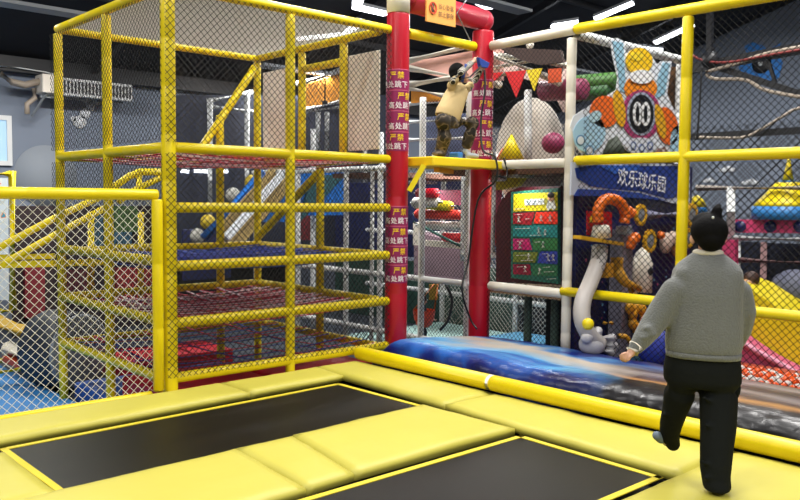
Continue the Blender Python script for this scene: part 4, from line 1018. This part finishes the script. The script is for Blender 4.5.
for a,b,c,l in ((252,182,'#B8A020','yellow ball beside the blue slide top'),(233,195,'#A8A8A0','grey white ball under the yellow ball by the slide'),(208,222,'#B8A020','yellow ball low beside the slide'),(197,236,'#A8A8A0','grey white ball at the slide foot')):
    tag(MB().ell(Lp(a,b,12.2),.13).build('foam_ball',mat('fb_'+c,c,.5)),l,'ball')
# drum, roll, rollers on the blue floor
dr=thing('grey_drum','large grey padded drum lying on the blue floor beside the tower','drum',(3.5,9.75,FL))
da=V((.35,-.93,0)).normalized(); dcen=at(66,366,9.6); dcen.z=FL+.46
MB().lathe(dcen-da*.3,da,[(0,.42),(.04,.46),(.5,.46),(.54,.42)],36).build('drum_side',mat('dark_grey_vinyl','#2C323C',.45),dr)
MB().lathe(dcen+da*.24,da,[(0,.44),(.02,.41)],36).build('drum_face',mat('light_grey_vinyl','#848A90',.45),dr)
tl=MB().tube([at(-30,314,10.9),at(54,339,10.2)],.165,20); tag(tl.build('tan_bolster',mat('tan_vinyl','#C3A03A',.45,bump=.1)),'thick tan yellow bolster at the left beyond the white fence','bolster')
wr_=thing('white_roll','white padded roll with an orange base on the blue floor','roll',at(22,370,9.9))
MB().tube([at(9,349,10.3),at(34,358,9.8)],.1,16).build('roll',WHT,wr_); MB().bar(at(9,358,10.2),at(32,368,9.75),.16,.07).build('orange_base',mat('orange_red','#C84A22',.5),wr_)
tag(MB().tube([at(-20,376,9.6),at(37,366,9.4)],.05,12).build('low_rail',YEL),'low yellow floor rail in front of the white roll','rail')
tag(MB().tube([at(-20,362,10.3),at(7,360,10.3)],.05,12).build('low_rail',YEL),'short low yellow rail at the far left edge','rail')
rdm=MB().box(4.15,5.6,9.3,10.2,FL,-.32); tag(rdm.build('red_mat',RM,bevel=.03),'red padded block behind the net tower beside the drum','mat')

# ================================================================ PEOPLE
SK=mat('skin','#C99A80',.5,var=.04); HAIR=mat('black_hair','#060506',.8,spec=.15,bump=.4,bscale=60)
def eyes(par,cen,fw,rt,up,s,m=None):
    for sg in (-1,1): MB().ell(cen+fw*s*.9+rt*sg*s*.36+up*s*.05,s*.1,seg=8,rings=6).build('eye',mat('eye_white','#E8E4E0',.3),par)
    MB().ell(cen+fw*s*.93-up*s*.5,(s*.22,s*.22,s*.06),seg=10,rings=6).build('mouth',mat('lip','#A8605A',.5),par)
vd=(on(717,490,2,0)-CAM); vd.z=0; vd.normalize(); vr=V((vd.y,-vd.x,0))
# --- person in grey sweater
wo=thing('person','person in a grey knit sweater and black wide trousers walking away, hair in a bun','person',on(717,490,2,0))
def rp_(n,D): return n/809*D
B=MB()
hc=at(708,232,4.79)
B.ell(hc,(.076,.076,.105),seg=18,rings=12); B.ell(hc+vd*.03-Z*.045,(.06,.065,.065))
B.ell(hc+vd*.1-Z*.02,(.014,.014,.02),seg=8,rings=6)
ear=at(692.5,239,4.78); B.ell(ear,(.016,.02,.03),seg=10,rings=6); B.ell(at(724,238,4.80),(.014,.02,.03),seg=10,rings=6)
limb(B,[at(707.5,243,4.78),at(707.5,262,4.77)],[.052,.06])
limb(B,[at(707,282,4.79),at(705,310,4.8),at(703,350,4.8),at(703,368,4.8)],[.09,.095,.10,.09])
for pts,rs in (([(692,282,4.79),(659,315,4.78),(634,348,4.74)],[.04,.035,.028]),([(726,282,4.79),(743,315,4.8),(738,343,4.93)],[.04,.035,.028]),
               ([(689,376,4.81),(677,410,4.9),(668,440,5.05)],[.065,.048,.036]),([(718,376,4.8),(718,425,4.74),(716,478,4.64)],[.07,.055,.04])):
    limb(B,[at(*p) for p in pts],rs)
# left hand: palm + fingers
pm=at(631,353,4.73); limb(B,[at(634,349,4.74),pm],[.024,.026])
tips=[(620,356),(620.5,359),(622.5,361),(625.5,361.5)]; kn=[(625,353),(625.5,355.5),(627,357),(629.5,358)]; mid=[(622.3,354.2),(622.6,357),(624.3,359.4),(627,360.5)]
for (a,b,c) in zip(kn,mid,tips): limb(B,[pm,at(*a,4.72),at(*b,4.715),at(*c,4.73)],[.013,.0095,.0085,.0075],8)
limb(B,[at(633,351,4.72),at(630,357,4.70),at(628.5,360,4.7)],[.012,.010,.008],8)
# right hand in front of the body
pr2=at(736,350,4.95); limb(B,[at(738,344,4.93),pr2],[.024,.024])
for k in range(4): limb(B,[pr2,pr2+V((0,0,-.04))+vd*.02+vr*(-.03+.018*k),pr2+V((0,0,-.075))+vd*.0+vr*(-.034+.018*k)],[.012,.009,.0075],8)
limb(B,[pr2,pr2-vr*.04-Z*.02],[.012,.009],8)
wb=fuse(B,.006,3).build('body',SK,wo)
eyes(wo,hc,vd,vr,Z,.085)
Hh=MB(); Hh.ell(at(709.3,231,4.76),(.108,.106,.102),seg=24,rings=14); Hh.ell(at(711,239,4.735),(.085,.08,.075)); Hh.ell(at(706,222,4.79),(.08,.08,.06))
limb(Hh,[at(716,217,4.74),at(717,211,4.74),at(718,206.5,4.75)],[.036,.032,.018])
for k,(a,b) in enumerate(((715,206.5),(719.5,205.5),(722,209.5),(712,211))): limb(Hh,[at(717,212,4.74),at(a,b,4.74)],[.018,.007],8)
hh=fuse(Hh,.007,2).build('hair',HAIR,wo); MB().ell(at(713,217.5,4.655),.008,seg=8,rings=6).build('hair_clip',WHT2,wo)
knit=mat('grey_knit','#686A67',.95,bump=.8,bscale=90,var=.14,vscale=45,sheen=.3)
S=MB()
secs=[]
for py,c,hw,dp in ((353,703,34.5,.135),(350,703,36,.15),(342,703.5,37,.155),(330,704,36.5,.155),(312,705,35,.15),(292,706,34.5,.145),(277,707,34,.13),(270,707.5,33,.12),(263,708,28,.10),(257,708,20,.08),(253,708,15.5,.065)):
    secs.append((at(c,py,4.79),vr*rp_(hw,4.79),vd*dp))
S.loft(secs,28,2.4)
limb(S,[at(686,276,4.78),at(675,290,4.78),at(662,310,4.79),at(651,327,4.78),at(641,341,4.75),at(635,348.5,4.745)],[.07,.078,.078,.072,.056,.042],18)
limb(S,[at(729,276,4.78),at(739,292,4.78),at(743,312,4.79),at(740,330,4.85),at(737,343,4.93)],[.07,.076,.076,.068,.045],18)
for a,b in ((648,328),(652,334),(645,337)): S.ell(at(a,b,4.71),(.035,.03,.02),seg=10,rings=6)
sw=fuse(S,.011,11).build('sweater',knit,wo)
MB().loft([(at(703,351,4.79),vr*rp_(36.2,4.79),vd*.148),(at(703,356.5,4.79),vr*rp_(35.4,4.79),vd*.143),(at(703,357,4.79),vr*rp_(33.5,4.79),vd*.13)],32,2.4).build('ribbed_hem',knit,wo)
wc=mat('cream_cotton','#CFC7B4',.9)
MB().loft([(at(708,254.5,4.79),vr*.092,vd*.072),(at(708,250.5,4.79),vr*.083,vd*.066),(at(708,249.5,4.79),vr*.070,vd*.055)],24).build('collar',wc,wo)
ca,cb=at(636.5,346,4.745),at(632.3,351.5,4.735); MB().tube([ca,cb],.045,18,rs=[.046,.04]).build('cuff',wc,wo)
T=MB()
secs=[]
for py,c,hw,dp in ((346,703,30,.11),(355,702.5,35,.135),(368,702,37,.145),(380,702,37,.14),(386,702,33,.12)):
    secs.append((at(c,py,4.8),vr*rp_(hw,4.8),vd*dp))
T.loft(secs,26,2.3)
limb(T,[at(684,378,4.82),at(679.5,394,4.86),at(675,410,4.92),at(671,424,4.99),at(669.5,436,5.05),at(673,444,5.07)],[.105,.092,.076,.068,.06,.045],18)
limb(T,[at(719,378,4.79),at(718.5,400,4.76),at(718.3,425,4.72),at(716.5,450,4.68),at(715.5,470,4.65)],[.108,.108,.102,.092,.086],18)
T.loft([(at(715.5,465,4.65),vr*.086,vd*.08),(at(716,478,4.64),vr*.08,vd*.08),(at(717,486,4.63),vr*.078,vd*.09),(at(717.5,489.5,4.63),vr*.07,vd*.085)],20)
# folds
for (a,b,c,d,e) in ((704,398,726,410,4.68),(706,425,728,432,4.65),(702,462,722,470,4.60),(706,478,728,474,4.59),(664,415,682,408,4.88)):
    limb(T,[at(a,b,e),at(c,d,e)],[.014,.012],8)
T.box(*[v for p in ((0,0),) for v in (0,0,0,0,0,0)]) if False else None
fuse(T,.010,4).build('trousers',mat('black_twill','#101312',.9,bump=.3,bscale=30,spec=.2),wo)
pc2=at(734,388,4.74); MB().ell(pc2,(.02,.04,.07),seg=14,rings=8).build('side_pocket',MATS['black_twill'],wo)
sk=mat('grey_blue_sock','#6E7C8A',.9)
fs_=MB(); limb(fs_,[at(667,441,5.08),at(661,438.5,5.06),at(656.5,435.5,5.02)],[.034,.033,.028]); fuse(fs_,.008,3).build('sock',sk,wo)
fp=on(717,490,2,0); fs_=MB(); limb(fs_,[fp+V((0,0,.045)),fp+vd*.07+Z*.045,fp+vd*.16+Z*.032,fp+vd*.2+Z*.026],[.04,.038,.034,.024]); fuse(fs_,.008,3).build('sock',sk,wo)

# --- climbing child
ch=thing('person','child in a cream T-shirt with striped sleeves and camouflage trousers climbing on the platform','person',V((6.65,6.42,PZ)))
def C_(a,b,d=0): return on(a,b,1,6.42+d)
k=1/86.
B=MB(); hd=C_(459.5,74,.0); 
B.ell(hd,(.085,.09,.105)); B.ell(hd+V((.05,-.03,-.05)),(.05,.055,.045)); B.ell(hd+V((.09,-.05,-.01)),(.014,.014,.018),seg=8,rings=6)
limb(B,[hd-Z*.07,C_(457,89,0)],[.04,.045]); limb(B,[C_(457,90,0),C_(447,118,0)],[.08,.09])
limb(B,[C_(452,84,-.06),C_(461,72,-.16),C_(473,62,-.1)],[.032,.03,.024]); limb(B,[C_(467,89,.04),C_(475,80,0),C_(481,68,-.08)],[.032,.03,.024])
for base,dr_ in ((C_(475,60,-.1),V((.7,-.1,.1))),(C_(483,67,-.1),V((.5,0,.3)))):
    B.ell(base,(.035,.02,.035)); dr_.normalize()
    for j in range(4):
        o=Z*(-.024+.016*j); limb(B,[base+o*.8,base+o+dr_*.045+V((0,-.012,0)),base+o+dr_*.065+V((0,.01,-.012))],[.011,.0095,.008],8)
    limb(B,[base,base+V((.01,-.03,.035))],[.011,.008],8)
limb(B,[C_(443,120,-.03),C_(444,137,-.02),C_(440,153,.06)],[.06,.05,.035]); limb(B,[C_(455,121,.03),C_(473,124,-.05),C_(467,149,.0)],[.06,.05,.034])
fuse(B,.008,3).build('body',SK,ch)
eyes(ch,hd,V((.85,-.5,0)).normalized(),V((-.5,-.85,0)).normalized(),Z,.09)
Hh=MB(); Hh.ell(hd+V((-.025,.015,.03)),(.098,.1,.098)); Hh.ell(hd+V((-.05,.0,-.02)),(.07,.08,.08)); fuse(Hh,.01,2).build('hair',HAIR,ch)
S=MB(); S.loft([(C_(447,118.5),V((.155,0,-.05)),V((0,.11,0))),(C_(449,112),V((.155,0,-.05)),V((0,.115,0))),(C_(454,100),V((.135,0,-.05)),V((0,.11,0))),(C_(459,89),V((.12,0,-.05)),V((0,.095,0))),(C_(460,84),V((.06,0,-.02)),V((0,.05,0)))],20,2.3)
limb(S,[C_(452,86,-.04),C_(455,80,-.1)],[.06,.05]); limb(S,[C_(466,89,.03),C_(470,86,.02)],[.055,.05])
fuse(S,.011,4).build('t_shirt',mat('cream_shirt','#B59E6E',.85,bump=.3,bscale=12,var=.08),ch)
stp_=ramp_mat('striped_sleeve',[(0,'#141414'),(.5,'#B8B4A8')],scale=22,kind='DIAGONAL')
S=MB(); limb(S,[C_(453,81,-.09),C_(461,72,-.16),C_(471,63.5,-.11)],[.046,.042,.034]); fuse(S,.009,2).build('striped_sleeve',stp_,ch)
S=MB(); limb(S,[C_(469,88,.02),C_(475,80,0),C_(480.5,70,-.07)],[.044,.042,.034]); fuse(S,.009,2).build('striped_sleeve',stp_,ch)
camo=ramp_mat('camouflage',[(0,'#241E16'),(.44,'#3A3226'),(.53,'#5E5242'),(.6,'#16140F')],scale=11,rough=.9,detail=1)
S=MB(); S.loft([(C_(447,116),V((.13,0,-.04)),V((0,.11,0))),(C_(448,122),V((.14,0,-.03)),V((0,.12,0))),(C_(449,128),V((.11,0,0)),V((0,.1,0)))],18)
limb(S,[C_(443,121,-.03),C_(444.5,137,-.02),C_(441,150,.04)],[.095,.085,.07]); limb(S,[C_(455,121,.02),C_(472,123.5,-.06),C_(470,134,-.05),C_(467,144,-.01)],[.09,.085,.07,.066])
S.ell(C_(439,154,.03),(.1,.07,.035))
fuse(S,.011,3).build('trousers',camo,ch)
S=MB(); limb(S,[C_(441,155.0,.04),C_(434,156,.04)],[.03,.026]); fuse(S,.008,2).build('sock',mat('light_sock','#A8B0BC',.8),ch)
S=MB(); limb(S,[C_(466,151,0),C_(468,155,-.02),C_(477,156.2,-.06)],[.038,.034,.026]); fuse(S,.008,2).build('sock',MATS['light_sock'],ch)
tag(MB().box(*(lambda p:(p.x-.06,p.x+.02,p.y-.1,p.y+.06,PZ+.001,PZ+.09))(C_(456,152,.05))).build('blue_foam_block',mat('blue_foam','#2E6EB8',.6),bevel=.02),'small blue foam block between the feet of the climbing child','block')
bg=thing('climbing_grip','blue triangular climbing grip held against the right red post','grip',C_(484,62,-.12))
g0=[C_(*p,-.2) for p in ((479,57),(490,63),(488,68),(481,67))]; MB().prism(g0,Y,.05).build('grip_body',mat('grip_blue','#26408C',.4),bg,bevel=.005)
MB().tube([C_(466,64,-.18),C_(464,72,-.16),C_(462,82,-.14)],.02,8).build('blue_strap',MATS['grip_blue'],bg)
MB().tube([C_(461,79,-.2),C_(470,77,-.22),C_(481,66,-.2)],.01,8).build('black_strap',BLK,bg)

# --- small children far behind
def small_person(base,h,fw,shirt,legs,label,hairc='#1A120E'):
    t=thing('person',label,'person',base); fw=V(fw).normalized(); rt=V((fw.y,-fw.x,0)); B=MB(); u=h
    hc=base+Z*u*.88
    B.ell(hc,(.085*u,.085*u,.11*u)); B.ell(hc+fw*u*.085-Z*u*.01,u*.015,seg=8,rings=6); limb(B,[hc-Z*.08*u,base+Z*u*.72],[.045*u,.05*u]); limb(B,[base+Z*u*.7,base+Z*u*.48],[.085*u,.085*u])
    for s in (-1,1):
        hnd=base+Z*u*.5+rt*s*.15*u+fw*.18*u
        limb(B,[base+Z*u*.71+rt*s*.1*u,base+Z*u*.56+rt*s*.15*u+fw*.03*u,hnd],[.035*u,.03*u,.02*u])
        for j in range(4): limb(B,[hnd,hnd+fw*.04*u+Z*(-.018+.012*j)*u,hnd+fw*.055*u+Z*(-.024+.012*j)*u],[.01*u,.008*u,.007*u],6)
        limb(B,[hnd,hnd+fw*.02*u+Z*.03*u],[.01*u,.007*u],6)
        limb(B,[base+Z*u*.46+rt*s*.05*u,base+Z*u*.25+rt*s*.06*u+fw*.02*u,base+Z*u*.04+rt*s*.06*u],[.06*u,.045*u,.03*u]); limb(B,[base+Z*u*.025+rt*s*.06*u,base+Z*u*.02+rt*s*.06*u+fw*.08*u],[.025*u,.02*u])
    fuse(B,.009*u,2).build('body',SK,t); eyes(t,hc,fw,rt,Z,.095*u)
    Hh=MB(); Hh.ell(hc+Z*.025*u-fw*.015*u,(.098*u,.098*u,.1*u)); fuse(Hh,.012*u,1).build('hair',mat('hair_'+hairc,hairc,.6),t)
    S=MB(); limb(S,[base+Z*u*.72,base+Z*u*.6,base+Z*u*.48],[.085*u,.11*u,.115*u])
    for s in (-1,1): limb(S,[base+Z*u*.71+rt*s*.09*u,base+Z*u*.57+rt*s*.15*u+fw*.03*u],[.05*u,.042*u])
    fuse(S,.012*u,2).build('shirt',mat('shirt_'+shirt,shirt,.9),t)
    S=MB(); 
    for s in (-1,1): limb(S,[base+Z*u*.47+rt*s*.05*u,base+Z*u*.25+rt*s*.06*u+fw*.02*u,base+Z*u*.08+rt*s*.06*u],[.075*u,.062*u,.045*u])
    fuse(S,.012*u,2).build('trousers',mat('legs_'+legs,legs,.9),t)
    return t
p0=at(750.5,281,9.35); small_person(V((p0.x,p0.y,-.06)),(p0.z+.06)/.88,(-1,.3,0),'#7A5A50','#2A2A34','small child with brown hair half hidden behind the shoulder of the person in grey','#3A2218')
p1=at(422.5,300,11.3); hgt=.72; small_person(V((p1.x,p1.y,p1.z-hgt*.88)),hgt,(1,-.4,0),'#2C3440','#20242C','toddler with black hair sitting in the orange basket swing')
sw_=thing('basket_swing','orange basket swing hanging behind the gate','swing',at(424,318,11.2))
bc=at(424,327,11.25); OM=mat('orange_basket','#E04418',.5,bump=.5,bscale=40)
pf_=[(0,.06),(.03,.11),(.12,.14),(.22,.155),(.24,.16)]
bk=MB().lathe(bc,Z,pf_,24); bk.f=bk.f[:-1]; bk.m=bk.m[:-1]; bk.sm=bk.sm[:-1]; bk.build('basket',OM,sw_)
for s in (-1,1): MB().tube([bc+V((s*.1,-s*.1,.24)),at(436+s*2,284,11.3)],.012,8).build('rope',mat('orange_rope','#B8682A',.6),sw_)
tag(MB().bar(at(429,292,11.5),at(438,292,11.5),.06,.22).build('yellow_pad',mat('ochre_pad','#8E7420',.6)),'ochre pad from which the basket swing hangs','pad')
cable('hanging_rope',[at(446,285,11.1),at(452,300,11.1),at(448,320,11.1),at(440,330,11.1)],.02,BLK,'black cord hanging beside the basket swing')
